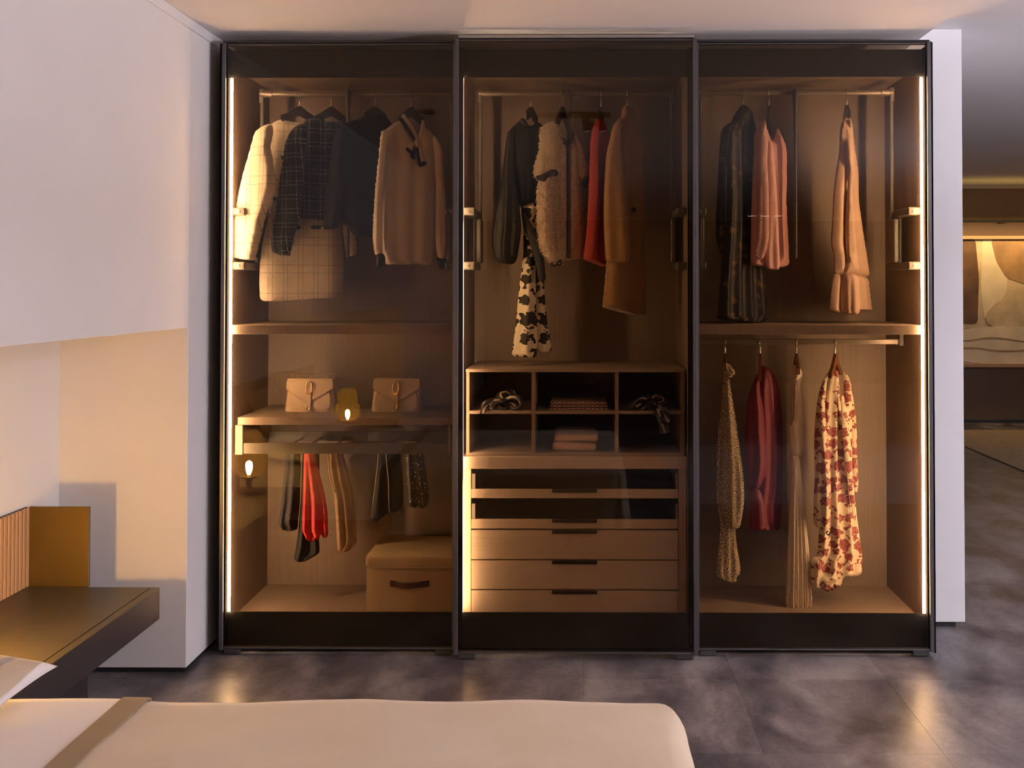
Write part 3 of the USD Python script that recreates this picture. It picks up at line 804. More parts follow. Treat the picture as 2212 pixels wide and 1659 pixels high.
def piece(g, name, m, poly, label=None, on=None, **k):
    """One cloth part. on: lay it on the garment's body, this far in front of the body's surface."""
    if on is not None:
        bx, by, yaw, T = BODY[g]
        px, py = np.mean(poly, 0)
        y = by
        for _ in range(4): y = by + (at(px, py, 1, y)[0] - bx) * math.tan(math.radians(yaw))
        k['y'] = y - T - on; k.setdefault('yaw', yaw)
    if name in ('body', 'trouser_leg'):
        y0 = k.get('y', .3); q = np.array([at(a, b, 1, y0) for a, b in poly])
        BODY[g] = ((q[:, 0].min() + q[:, 0].max()) / 2, y0, k.get('yaw', 0), k.get('T', .02))
    return part(name, cloth(poly, **k), m, g, smooth=True, label=label)


def px_tube(pts, y, r, n=8, smooth_=8):
    p = np.array([at(a, b, 1, y) for a, b in pts])
    return tube(curve(p, smooth_) if len(p) > 2 else p, r, n)


# ------------------------------------------------------------------ left unit, upper rail
hanger('dark wooden hanger inside the cream tweed coat dress', 647, 203, 229, 26, 60, width=0.085, slope=0.058)
hanger('dark wooden hanger inside the navy check jacket', 716, 203, 230, 24, 60, width=0.065, slope=0.058)
hanger('dark wooden hanger inside the charcoal jacket', 810, 203, 230, 26, 60, width=0.05, slope=0.058)
hanger('dark wooden hanger inside the cream blouse with the black tie', 888, 203, 230, 30, 65, width=0.06, slope=0.1)

g = garment('coat_dress', 'cream tweed check coat dress with black pocket trims, leftmost on the upper rail', 'dress', 650, 257)
piece(g, 'body', 'cream_tweed', [(607, 257), (625, 262), (648, 266), (670, 260), (690, 258), (715, 266), (735, 285), (728, 340), (724, 400), (733, 450), (738, 492), (741, 530), (742, 560), (743, 594), (742, 643), (711, 645), (681, 646), (650, 649), (617, 651), (590, 652), (561.6, 650), (560, 610), (561, 572), (566, 530), (575, 485), (585, 455), (592, 425), (584, 380), (575, 320), (568, 280), (586, 267)],
      y=.30, yaw=26, T=.035, R=.07, folds=[(1.5, .008, .4)], hem=640, wrinkle=.002)
piece(g, 'sleeve', 'cream_tweed', [(586, 266), (574, 270), (565, 274), (558, 280), (553.6, 286), (549, 300), (545, 318), (538, 345), (530, 375), (524, 405), (519, 432), (514, 470), (509, 510), (504, 549), (514, 555), (530, 559.5), (556, 563.5), (562, 540), (571, 501), (577, 470), (584, 447), (592, 425), (598, 397), (596, 375), (590, 345), (584, 319), (586, 300), (591, 280)],
      y=.125, yaw=-20, T=.032, R=.045, folds=[(1.2, .006, 1.0)], lean=.02, hem=545, wrinkle=.005, seed=3)
piece(g, 'sleeve', 'cream_tweed', [(724, 282), (737, 292), (750, 335), (760, 400), (766, 470), (769, 510), (772.5, 548), (757, 553), (749, 557), (743, 520), (738, 480), (732, 430), (726, 360)],
      y=.38, yaw=30, T=.026, R=.04, hem=545, seed=4)
piece(g, 'collar_trim', 'black_trim', [(606, 256.5), (613, 257.5), (620, 272), (624.5, 290), (621, 290), (614, 275)], on=-.02, T=.004, R=.006, dy=0, wrinkle=0, res=.006, cut=.003)
for q in ([(672, 487.5), (723, 488), (723, 495.5), (672, 495)], [(640, 487), (649, 487.5), (649, 495), (640, 495)], [(590, 426), (601, 427), (600, 434), (590, 434)], [(606, 335), (612, 337), (613, 345), (608, 344)]):
    piece(g, 'pocket_trim', 'black_trim', q, on=.004, T=.004, R=.006, wrinkle=0, res=.007, cut=.002)
c = at(697, 493, 1, .285)
part('button', tube([c, c - [0, .006, 0]], .0075, 20), 'gold', g, smooth=40, label='gold button')

g = garment('jacket', 'cropped navy jacket with a broken white check, in front of the cream coat dress', 'jacket', 690, 250)
piece(g, 'body', 'navy_tweed', [(653, 265), (662, 259), (672, 255), (680, 252), (688, 250), (700, 262), (720, 264), (740, 259), (752, 264), (748, 330), (738, 400), (731, 472), (712, 475), (697, 475.5), (684, 473.5), (665, 473), (648, 473.5), (650, 430), (655, 368), (657, 310)],
      y=.275, yaw=24, T=.032, R=.06, folds=[(2, .008, .3)], hem=470, seed=8)
piece(g, 'collar', 'black_trim', [(673, 255), (680, 250), (688, 246), (693, 250), (704, 262), (694, 268), (684, 262)], on=-.025, T=.007, R=.012, res=.007)
piece(g, 'sleeve', 'navy_tweed', [(660, 266), (650, 267), (639, 272.6), (629, 281), (621.6, 296), (617, 310), (613, 339), (608.6, 368), (604, 397), (597, 456), (590, 492), (586, 540), (604, 548), (623, 555), (629, 536), (634, 514), (640, 492), (647, 471), (651, 434), (655, 368), (661, 310), (664, 282)],
      y=.17, yaw=-18, T=.030, R=.042, folds=[(1.4, .004, 2.0)], hem=536, seed=9, wrinkle=.004)
piece(g, 'sleeve', 'navy_tweed', [(742, 268), (757, 290), (772, 350), (786, 430), (800, 490), (807, 521), (797, 512), (784, 480), (766, 430), (752, 370), (742, 320)], y=.33, T=.02, R=.03, seed=10)

g = garment('jacket', 'plain charcoal jacket hanging between the navy check jacket and the cream blouse', 'jacket', 810, 256)
piece(g, 'body', 'charcoal_crepe', [(738, 270), (747, 265), (760, 261), (776, 258), (786, 253), (793, 244), (806, 250), (820, 246), (829, 243), (838, 257), (847, 268), (851, 300), (847, 400), (842, 470), (832, 495), (806, 502), (794, 511), (780, 513), (767, 508), (757, 494), (748, 486), (735, 479), (727, 462), (722, 400), (723, 330), (728, 292)],
      y=.28, yaw=26, T=.04, R=.08, folds=[(1.5, .010, .6)], hem=478, seed=12)
piece(g, 'sleeve', 'charcoal_crepe', [(744, 266), (733, 275), (725, 290), (721, 306), (718, 325), (712, 375), (705, 412), (702, 430), (704, 442), (699, 475), (700, 488), (711, 492), (723, 494), (733, 482), (737, 450), (742, 390), (746, 320), (750, 282)],
      y=.18, yaw=-22, T=.030, R=.04, folds=[(1.2, .006, 1.4)], hem=486, seed=13)
piece(g, 'neck_trim', 'black_satin', [(768, 262), (775, 261), (790, 277), (805, 292), (824, 308), (835, 312), (830, 318), (814, 309), (797, 296), (782, 281)], on=-.006, T=.004, R=.008, wrinkle=0, res=.008)

g = garment('blouse', 'cream blouse with black cuffs and a black-edged bow tie, last in the left unit', 'blouse', 890, 258)
piece(g, 'body', 'cream_chiffon', [(862, 260), (844, 271), (827, 284), (829, 330), (827, 400), (825, 480), (826, 545), (832, 572), (847, 571), (861, 571), (880, 572), (904, 569), (920, 572), (934, 574), (939, 516), (940, 458), (944, 380), (948, 330), (942, 298), (930, 284), (916, 272), (907, 282), (899, 305), (890, 296), (880, 278), (871, 263)],
      y=.275, yaw=22, T=.028, R=.06, folds=[(3.0, .014, .2), (6, .004, 1.0)], hem=562, seed=15)
piece(g, 'sleeve', 'cream_chiffon', [(836, 280), (829, 281), (824.5, 283), (822, 303), (819, 339), (814, 382), (811, 417), (808, 470), (806, 510), (810, 552), (818, 550), (825, 547.5), (825, 510), (825.5, 443), (829, 382), (834, 320), (838, 292)],
      y=.18, yaw=-30, T=.022, R=.03, folds=[(1.6, .006, .9)], seed=16)
piece(g, 'cuff', 'black_satin', [(811.5, 549), (823, 547), (832, 550), (832.5, 572), (827, 575), (821, 579.5), (814, 579), (810, 575), (813, 566)], y=.178, T=.016, R=.022, res=.007, wrinkle=.001, label='black cuff')
piece(g, 'sleeve', 'cream_chiffon', [(934, 288), (945, 300), (956.5, 322), (958, 368), (962, 420), (966, 487), (967, 520), (964, 556), (955, 559), (946, 557), (941, 530), (941, 470), (942, 400), (938, 330)],
      y=.275, yaw=24, T=.022, R=.03, folds=[(1.5, .005, .2)], seed=17)
piece(g, 'cuff', 'black_satin', [(942, 555), (950, 558), (958, 559), (965.6, 558), (966, 579), (956, 581.5), (946, 581.5)], y=.27, T=.016, R=.022, res=.007, wrinkle=.001, label='black cuff')
piece(g, 'collar', 'cream_chiffon', [(871, 244), (876, 249), (881, 256), (893, 275), (904, 297), (903, 306), (897, 305), (890, 292), (878, 272), (864, 255)], on=-.010, T=.008, R=.012, res=.007, wrinkle=.001)
piece(g, 'collar', 'cream_chiffon', [(913, 256), (918, 266), (918.4, 277), (915.6, 293), (908, 303), (901, 306), (903, 296), (908, 281), (910, 264)], on=-.010, T=.008, R=.012, res=.007, wrinkle=.001)
piece(g, 'tie_band', 'black_satin', [(863.6, 254), (868.5, 253.5), (880, 270), (891, 288), (900, 304), (898, 312), (893, 305), (880, 286), (870, 270), (861.5, 258)], on=.002, T=.004, R=.007, wrinkle=0, res=.006, cut=.004, label='black edge of the bow collar')
piece(g, 'bow_knot', 'cream_chiffon', [(896, 300), (903, 298), (906, 306), (904, 317), (898, 318), (895, 310)], on=.006, T=.010, R=.012, res=.006, wrinkle=.001)
piece(g, 'bow_tail', 'cream_chiffon', [(889, 305), (897, 311), (894, 319), (890, 327), (884, 322), (878, 318)], on=.002, T=.005, R=.01, res=.006, cut=.003)
piece(g, 'bow_tail_edge', 'black_satin', [(879.5, 317), (885, 322), (890.5, 328), (893, 318), (896.5, 311), (897, 330), (896, 346), (891, 344), (886.5, 340), (886, 333), (881, 328), (875.5, 323.5)], on=.006, T=.004, R=.007, wrinkle=0, res=.006, cut=.002, label='black edge of the bow tail')
piece(g, 'bow_tail', 'cream_chiffon', [(903, 316), (906, 307), (911, 320), (918.5, 348), (908, 352), (905, 334)], on=.002, T=.005, R=.01, res=.006, cut=.003)
piece(g, 'bow_tail_edge', 'black_satin', [(898, 319), (903, 317), (905.5, 334), (908.5, 351), (920, 348), (922, 355.5), (907, 362), (903, 355), (900, 338)], on=.006, T=.004, R=.007, wrinkle=0, res=.006, cut=.002, label='black edge of the bow tail')

# ------------------------------------------------------------------ middle unit
hanger('dark wooden hanger inside the black balloon-sleeve blouse', 1147, 203, 230, 62, 60, width=0.052, slope=0.07)
hanger('dark wooden hanger inside the fringed cream top', 1215, 203, 229, 66, 80, width=0.085, slope=0.16)
hanger('dark wooden hanger inside the red dress', 1298, 203, 229, 84, 88, width=0.055, slope=0.06)
hanger('dark wooden hanger inside the camel coat', 1355, 203, 229, 80, 88, width=0.03, slope=0.06)

g = garment('blouse', 'black blouse with a full balloon sleeve, leftmost in the middle unit', 'blouse', 1147, 262)
piece(g, 'body', 'black_satin', [(1127, 255), (1134, 259), (1140, 271), (1150, 272), (1158, 264), (1166, 264), (1175, 275), (1178, 330), (1174, 400), (1168, 432), (1154, 437), (1141, 440), (1124, 448), (1116, 430), (1106, 360), (1098, 300), (1100, 280), (1121, 262)],
      y=.28, yaw=24, T=.03, R=.06, folds=[(2.5, .006, .4)], hem=428, seed=21)
piece(g, 'sleeve', 'black_satin', [(1112, 270), (1103.6, 278), (1096, 286), (1093.5, 303), (1089, 339), (1085, 375), (1079, 419), (1074, 436), (1069, 462), (1065, 487), (1062, 516), (1063, 535), (1066, 550), (1072, 562), (1080, 568), (1095, 570), (1106, 572), (1113, 567), (1118, 558), (1121, 535), (1127, 494), (1125, 472), (1122, 440), (1115, 400), (1109, 350), (1110, 300)],
      y=.235, yaw=-10, T=.038, R=.05, folds=[(2.0, .013, 1.2), (4, .004, .3)], seed=22)
piece(g, 'collar', 'black_satin', [(1126, 254.5), (1134, 257), (1142, 270), (1138, 274), (1128, 268), (1120, 263)], y=.25, T=.008, R=.012, res=.007)

g = garment('trousers', 'wide cream trousers printed with black flowers below the black blouse', 'trousers', 1147, 440)
piece(g, 'trouser_leg', 'black_floral', [(1150, 436), (1152, 500), (1153, 560), (1155, 620), (1158, 700), (1160, 758), (1168, 761), (1178, 762), (1186, 757), (1193, 755), (1187, 720), (1181, 690), (1176, 630), (1173, 560), (1170, 480), (1168, 434)],
      y=.315, yaw=26, T=.024, R=.04, folds=[(3, .009, .2)], hem=750, seed=24)
piece(g, 'trouser_leg', 'black_floral', [(1124, 440), (1127, 462), (1130, 487), (1131, 545), (1127, 581), (1123, 608), (1119, 647), (1115, 690), (1109, 741), (1104, 768), (1118, 769.5), (1132, 770.5), (1146, 771), (1159.6, 772), (1160, 752), (1161, 733), (1158, 661), (1157, 603), (1157, 560), (1158, 500), (1160, 440)],
      y=.275, yaw=6, T=.028, R=.045, folds=[(1.6, .010, 2.2)], hem=766, seed=25)
piece(g, 'sash', 'black_trim', [(1125, 460), (1133, 457), (1143, 474), (1152, 490), (1160, 508), (1168, 514), (1174, 550), (1177, 580), (1180, 608), (1163, 608), (1159, 580), (1153, 548), (1143, 522), (1131, 492)], y=.238, T=.007, R=.02, folds=[(2, .004, 0)], hem=604, label='black wrap sash')

hanger_top = garment('fringed_top', 'cream feather-fringed top with black trims and short sleeves', 'top', 1215, 262)
g = hanger_top
bodyp = [(1197, 262), (1203, 282), (1212, 300), (1224, 312), (1233, 308), (1239, 290), (1243, 287), (1251, 330), (1256, 400), (1260, 480), (1262, 553), (1248, 558), (1232, 562), (1215, 564), (1200, 568), (1185, 562), (1174, 549), (1167, 530), (1165, 501), (1164, 458), (1163, 417), (1168, 388), (1180, 330), (1188, 285)]
piece(g, 'body', 'sheer_cream_shaded', bodyp, y=.285, yaw=32, T=.030, R=.06, folds=[(1.5, .007, .2)], hem=548, seed=27)
slp = [(1198, 262), (1185, 266), (1173, 275), (1168, 288), (1170, 322), (1161, 346), (1155, 378), (1162, 383), (1180, 372), (1192, 366), (1207, 371), (1206, 351), (1202, 303), (1203, 280)]
piece(g, 'front', 'fringe_cream', [(1197, 262), (1203, 282), (1209, 310), (1208, 380), (1210, 470), (1216, 545), (1214, 562), (1200, 567), (1185, 561), (1175, 548), (1168, 530), (1166, 501), (1165, 458), (1164, 417), (1169, 388), (1181, 330), (1189, 285)], y=.255, yaw=20, T=.02, R=.03, folds=[(1.5, .005, .2)], hem=548, seed=38)
piece(g, 'sleeve', 'fringe_cream', slp, y=.235, yaw=-14, T=.030, R=.04, folds=[(2.5, .006, .5)], seed=28)
piece(g, 'sleeve', 'sheer_cream_shaded', [(1241, 286), (1252, 306), (1262, 330), (1272, 369), (1262, 390), (1253, 386), (1247, 340)], y=.31, yaw=30, T=.02, R=.03, seed=29)
piece(g, 'cuff_trim', 'black_trim', [(1157, 379), (1166, 379), (1178, 374), (1193, 364), (1207, 369), (1206, 382), (1192, 381), (1181, 384), (1178, 393), (1166, 391), (1158, 386)], y=.185, T=.010, R=.02, res=.008, folds=[(1, .012, 2.4)], label='black sleeve trim')
piece(g, 'cuff_trim', 'black_trim', [(1257, 390), (1264, 384), (1272, 376), (1275, 398), (1268, 404), (1261, 408)], y=.30, T=.008, R=.02, res=.008, label='black sleeve trim')
part('neck_strap', px_tube([(1202, 274), (1206, 286), (1212, 296), (1224, 303), (1234, 300), (1240, 286)], .262, .0035), 'black_trim', g, label='black neck strap')
part('neck_strap', px_tube([(1203, 276), (1208, 296), (1216, 306), (1226, 311), (1234, 308), (1241, 290)], .258, .0035), 'black_trim', g, label='black neck strap')
part('hem_bow', cat_(px_tube([(1201, 564), (1194, 566), (1192, 572), (1200, 574), (1204, 567)], .25, .004), px_tube([(1204, 566), (1211, 562), (1213, 568), (1207, 573), (1201, 570)], .25, .004)), 'black_trim', g, label='small black bow at the hem')


def fringe(poly, y, yaw, T, n, seed, lmin, lmax, wid=.0017, x_max=9):
    """Feathery strands all over a piece of cloth: short bent ribbons."""
    V, F, _ = cloth(poly, y=y, yaw=yaw, T=T, R=.04, res=.010, seed=seed)
    t = trimesh.Trimesh(V, F, process=False)
    nr = t.face_normals; ctr = t.triangles_center
    rs = np.random.RandomState(seed)
    ok = np.nonzero((nr @ np.array([-.25, -1, 0]) > -.35) & (ctr[:, 0] < x_max))[0]
    pick = rs.choice(ok, n); P = ctr[pick] + rs.normal(0, .003, (n, 3)); Nn = nr[pick]
    d = np.array([0, 0, -1.0]) * rs.uniform(.25, 1, (n, 1)) + Nn * rs.uniform(.25, .95, (n, 1)) + rs.normal(0, .38, (n, 3)); d /= np.linalg.norm(d, axis=1, keepdims=True)
    side = np.cross(d, rs.normal(0, 1, (n, 3))); side /= np.linalg.norm(side, axis=1, keepdims=True)
    L = rs.uniform(lmin, lmax, (n, 1)); w = wid * rs.uniform(.5, 1.2, (n, 1))
    p1 = P + d * L * .5; p2 = p1 + (d * .7 + np.array([0, 0, -.6]) + rs.normal(0, .25, (n, 3))) * L * .5
    Vs = np.stack([P - side * w, P + side * w, p1 - side * w * 1.2, p1 + side * w * 1.2, p2], 1).reshape(-1, 3)
    b = np.arange(n)[:, None] * 5
    Fs = np.vstack([b + [0, 1, 3], b + [0, 3, 2], b + [2, 3, 4]])
    return Vs, Fs


part('fringe', fringe(bodyp, .285, 32, .030, 6000, 31, .007, .017, x_max=at(1214, 420, 1, .24)[0]), 'fringe_cream', g, smooth=False, kind='stuff', label='feathery cream fringe')
part('fringe', fringe(bodyp, .285, 32, .030, 1600, 35, .006, .012), 'sheer_cream_shaded', g, smooth=False, kind='stuff', label='thin fringe over the sheer side')
part('fringe', fringe(slp, .235, -14, .031, 4000, 32, .007, .018), 'fringe_cream', g, smooth=False, kind='stuff', label='feathery cream fringe')

g = garment('dress', 'short red dress hanging sideways between the fringed top and the camel coat', 'dress', 1298, 256)
piece(g, 'body', 'red_crepe', [(1290, 254), (1285, 266), (1279, 285), (1276, 303), (1274, 361), (1272, 419), (1268, 494), (1264, 530), (1260, 557), (1266, 560), (1272, 562), (1283, 567), (1296, 572), (1309, 577), (1314, 540), (1315, 480), (1314, 400), (1315, 330), (1316, 303), (1310, 282), (1303, 268), (1297, 256)],
      y=.29, yaw=48, T=.030, R=.045, folds=[(1.5, .014, .6), (3, .005, 1)], hem=552, seed=33)
piece(g, 'pleat', 'red_crepe', [(1290, 254), (1284, 268), (1278, 287), (1276, 303), (1274, 361), (1272, 419), (1268, 494), (1264, 530), (1260, 557), (1268, 560), (1274, 552), (1282, 500), (1289, 440), (1293, 380), (1291, 330), (1293, 290), (1295, 262)],
      y=.255, yaw=-30, T=.016, R=.03, folds=[(1.2, .006, .2)], hem=548, seed=34)

g = garment('coat', 'camel wool coat hanging sideways, last in the middle unit', 'coat', 1352, 227)
piece(g, 'body', 'camel_wool', [(1349, 227), (1344, 236), (1343, 252), (1336, 300), (1325, 400), (1315, 500), (1311, 572), (1307, 620), (1302.5, 661), (1318, 666), (1334, 671), (1355, 676), (1373, 680), (1382, 679), (1392, 677), (1391, 600), (1389, 538), (1389, 450), (1388, 380), (1388, 303), (1380, 278), (1370, 258), (1367, 244), (1362, 234), (1356, 228)],
      y=.30, yaw=40, T=.036, R=.06, folds=[(1.2, .010, .3)], hem=655, seed=36)
piece(g, 'sleeve', 'camel_wool', [(1345, 252), (1337, 256), (1331, 262.5), (1322.6, 274), (1317, 303), (1309.6, 332), (1306, 380), (1304.5, 420), (1304, 471), (1305, 520), (1307, 563), (1318, 568), (1340, 569), (1360, 566), (1361, 538), (1358, 500), (1355, 462), (1351, 420), (1346, 370), (1341, 317), (1342, 280)],
      y=.245, yaw=-6, T=.036, R=.045, folds=[(1.1, .006, .2)], hem=556, seed=37, wrinkle=.004)
piece(g, 'collar', 'camel_wool', [(1348, 227), (1356, 228), (1360, 236), (1358, 252), (1350, 262), (1343, 256), (1342.5, 240)], y=.262, T=.016, R=.02, res=.008)
c = at(1369, 453, 1, .285); part('button', tube([c, c - [0, .006, 0]], .011, 16), 'black_trim', g, smooth=40, label='dark coat button')
piece(g, 'pocket_flap', 'camel_wool', [(1357, 470), (1372, 462), (1373, 484), (1358, 496)], on=-.004, T=.004, R=.01, res=.008, wrinkle=0, cut=.004)

# ------------------------------------------------------------------ right unit, upper rail
hanger('dark wooden hanger inside the black dress with gold sprays', 1606, 201, 226, 62, 86, width=0.04, slope=0.06)
hanger('dark wooden hanger inside the pink blouse', 1661, 201, 228, 75, 76, width=0.07, slope=0.2)
hanger('dark wooden hanger inside the beige flounced dress', 1829, 199, 226, 84, 82, width=0.06, slope=0.06)

g = garment('dress', 'long black dress with gold sprays, at the dark end of the right upper rail', 'dress', 1605, 226)
piece(g, 'body', 'gold_spray', [(1605, 224), (1598, 231), (1594, 238), (1584, 252), (1581, 263), (1568, 280), (1566, 340), (1568, 400), (1566, 480), (1562, 540), (1559, 573), (1555, 630), (1552, 685), (1572, 693), (1593, 693), (1610, 698), (1628, 700), (1644, 691), (1659, 684), (1655, 640), (1650, 583), (1646, 480), (1642, 400), (1640, 320), (1632, 281), (1626, 260), (1622, 240), (1612, 227)],
      y=.30, yaw=36, T=.034, R=.055, folds=[(4, .010, .3)], hem=676, seed=41)
piece(g, 'sleeve', 'gold_spray', [(1582, 262), (1570, 269), (1559, 278), (1556, 296), (1553, 339), (1550, 400), (1547, 460), (1547, 516), (1554, 540), (1563, 566), (1572, 556), (1575, 500), (1574, 420), (1576, 340), (1584, 290)],
      y=.25, yaw=-10, T=.026, R=.036, folds=[(1.5, .006, .3)], seed=42)
piece(g, 'cuff', 'gold_spray', [(1561, 535), (1572, 538), (1571, 560), (1566, 566), (1560, 556)], y=.235, T=.01, R=.015, res=.008)

g = garment('blouse', 'pale pink sleeveless blouse on the right upper rail', 'blouse', 1661, 260)
piece(g, 'body', 'pink_chiffon_shaded', [(1651, 259), (1640, 274), (1629, 287), (1629, 325), (1626, 375), (1624, 417), (1622, 477), (1621, 572), (1638, 574), (1655, 576), (1672, 578), (1690, 576), (1698, 568), (1704, 560), (1701, 500), (1698, 438), (1699, 325), (1692, 300), (1684, 287), (1679, 273), (1676, 292), (1669, 307), (1661, 297), (1656, 281)],
      y=.30, yaw=30, T=.026, R=.045, folds=[(3, .010, .7)], hem=562, seed=44)
piece(g, 'front_panel', 'pink_chiffon', [(1661, 299), (1669, 308), (1672, 340), (1678, 420), (1682, 500), (1685, 583), (1672, 582), (1655, 581), (1653, 549), (1657, 500), (1659, 420), (1656, 340)],
      y=.255, yaw=10, T=.012, R=.03, folds=[(1.5, .006, .4)], hem=574, seed=45)
piece(g, 'front_fold', 'pink_chiffon', [(1650, 259), (1643, 272), (1639, 290), (1638, 325), (1637, 375), (1636, 438), (1634, 490), (1631, 528), (1625, 548), (1635, 558), (1646, 562), (1653, 549), (1658, 530), (1661, 510), (1661, 458), (1660, 397), (1657, 353), (1659, 310), (1656, 275), (1654, 261)],
      y=.238, yaw=-16, T=.016, R=.03, folds=[(1.2, .007, .5)], hem=545, seed=46)

g = garment('dress', 'beige cotton dress with ruffled neck and gathered flounce, seen edge-on by the strip light', 'dress', 1829, 246)
piece(g, 'body', 'mauve_cotton', [(1830, 250), (1822, 262), (1818, 290), (1817, 318), (1811, 354), (1806, 390), (1802, 419), (1800, 460), (1798, 496), (1796, 531), (1803, 548), (1804, 570), (1802, 590), (1820, 594), (1845, 594), (1873, 600), (1868, 560), (1862, 520), (1856, 477), (1850, 430), (1850, 370), (1842, 317), (1838, 275)],
      y=.31, yaw=40, T=.030, R=.05, folds=[(2.2, .010, .4)], seed=48)
piece(g, 'sleeve', 'mauve_cotton', [(1828, 274), (1827, 300), (1829, 350), (1832, 390), (1828, 440), (1825, 496), (1826, 540), (1829, 565), (1831, 575), (1840, 580), (1850, 575), (1850, 535), (1848, 490), (1845, 448), (1840, 420), (1838, 405), (1843, 385), (1845, 361), (1841, 330), (1837, 300), (1832, 280)],
      y=.245, yaw=-14, T=.022, R=.03, folds=[(1.3, .008, .1)], seed=49, wrinkle=.005)
piece(g, 'cuff', 'mauve_cotton', [(1830, 566), (1842, 562), (1849, 570), (1852, 579), (1842, 583), (1832, 588), (1824, 590), (1826, 580)], y=.236, T=.014, R=.02, res=.007, wrinkle=.004)
piece(g, 'flounce', 'mauve_cotton', [(1802, 588), (1797, 620), (1794, 641), (1792, 672), (1817, 677), (1836, 672), (1860, 670), (1882, 672), (1879, 645), (1874, 600), (1850, 592), (1825, 590)], y=.32, yaw=36, T=.026, R=.045, folds=[(4, .010, .6)], hem=664, seed=50)
piece(g, 'flounce', 'mauve_cotton', [(1820, 592), (1817, 610), (1815, 631), (1816, 676), (1830, 678), (1845, 679), (1857.7, 678), (1857, 640), (1855, 615), (1852, 592), (1836, 589)], y=.245, yaw=-12, T=.022, R=.035, folds=[(3, .008, .2)], hem=668, seed=51, wrinkle=.005)
for k, (a, b) in enumerate((((1829, 247), (1825, 262)), ((1824, 262), (1819, 288)), ((1820, 287), (1816, 316)), ((1833, 250), (1840, 276)))):
    n = 9; t = np.linspace(0, 1, n); w = 4.0
    ex = np.array([[a[0] + (b[0] - a[0]) * q + (w if i % 2 else w * .35), a[1] + (b[1] - a[1]) * q] for i, q in enumerate(t)])
    ix = np.array([[a[0] + (b[0] - a[0]) * q - (w * .7 if i % 2 else w * .35), a[1] + (b[1] - a[1]) * q] for i, q in enumerate(t)])
    piece(g, 'neck_ruffle', 'mauve_cotton', np.vstack([ex, ix[::-1]]), y=.285 - .004 * k, T=.012, R=.008, res=.006, wrinkle=.004, seed=52 + k, cut=.004)

# ------------------------------------------------------------------ right unit, lower rail
hanger('brown wooden hanger inside the dotted dress', 1566, 738, 762, 80, 86, 'hanger_brown', width=0.07, slope=0.06)
hanger('brown wooden hanger inside the burgundy dress', 1642, 738, 762, 78, 74, 'hanger_brown', width=0.09, slope=0.16)
hanger('brown wooden hanger inside the champagne pleated dress', 1720, 738, 763, 84, 84, 'hanger_brown', width=0.08, slope=0.1)
hanger('brown wooden hanger inside the rose-printed dress', 1804, 738, 763, 62, 86, 'hanger_brown', width=0.1, slope=0.12)

g = garment('dress', 'cream dress with small black dots and a frilled collar, leftmost on the lower rail', 'dress', 1569, 783)
piece(g, 'body', 'polka', [(1566, 800), (1562, 830), (1558, 880), (1551, 935), (1548, 998), (1547, 1061), (1551, 1102), (1556, 1140), (1551, 1190), (1546, 1242), (1554, 1250), (1563, 1254), (1575, 1256), (1588, 1255), (1594, 1240), (1600, 1234), (1596, 1205), (1592, 1184), (1588, 1147), (1590, 1100), (1590, 1020), (1588, 950), (1582, 881), (1577, 837), (1574, 805)],
      y=.315, yaw=20, T=.026, R=.045, folds=[(3, .009, .4)], hem=1230, seed=61)
piece(g, 'sleeve', 'polka', [(1568, 800), (1565, 830), (1566, 863), (1562, 935), (1560, 998), (1556, 1061), (1560, 1102), (1566, 1130), (1572, 1141), (1586, 1143), (1598, 1141), (1604, 1112), (1608, 1082), (1607, 1040), (1605, 1015), (1600, 980), (1595, 945), (1586, 881), (1578, 837), (1575, 812)],
      y=.255, yaw=-14, T=.032, R=.042, folds=[(2.2, .011, .8)], seed=62)
piece(g, 'collar_frill', 'polka', [(1559, 788), (1564, 784), (1570, 783), (1576, 787), (1582, 794), (1590, 805), (1584, 811), (1577, 817.5), (1571, 812), (1565, 806), (1561, 800)], y=.25, T=.012, R=.015, res=.007, folds=[(3, .008, .2)], seed=63)

g = garment('dress', 'deep burgundy satin dress with a gathered sleeve', 'dress', 1640, 790)
piece(g, 'body', 'burgundy_satin', [(1647, 788), (1641, 800), (1638, 850), (1640, 900), (1642, 1000), (1640, 1060), (1632, 1100), (1640, 1144), (1662, 1143), (1682, 1139), (1688, 1050), (1689, 998), (1688, 899), (1682, 841), (1670, 804), (1657, 792)],
      y=.32, yaw=34, T=.030, R=.05, folds=[(2.5, .010, .4)], hem=1132, seed=65)
piece(g, 'sleeve', 'burgundy_satin', [(1635, 806), (1627, 826), (1620, 845), (1613, 870), (1609, 917), (1609, 960), (1610, 1000), (1612, 1035), (1618, 1056), (1630, 1057), (1641, 1055), (1650, 1035), (1656, 1010), (1656.5, 985), (1654, 950), (1649, 881), (1642, 845), (1640, 808)],
      y=.25, yaw=-8, T=.032, R=.042, folds=[(1.8, .010, .5)], seed=66)
piece(g, 'cuff', 'burgundy_satin', [(1618, 1054), (1617, 1080), (1617, 1110), (1616, 1143), (1636, 1144), (1655, 1144), (1653, 1115), (1651, 1092), (1646, 1070), (1640, 1054)], y=.25, yaw=-8, T=.018, R=.03, folds=[(2, .004, .2)], hem=1136, seed=67)

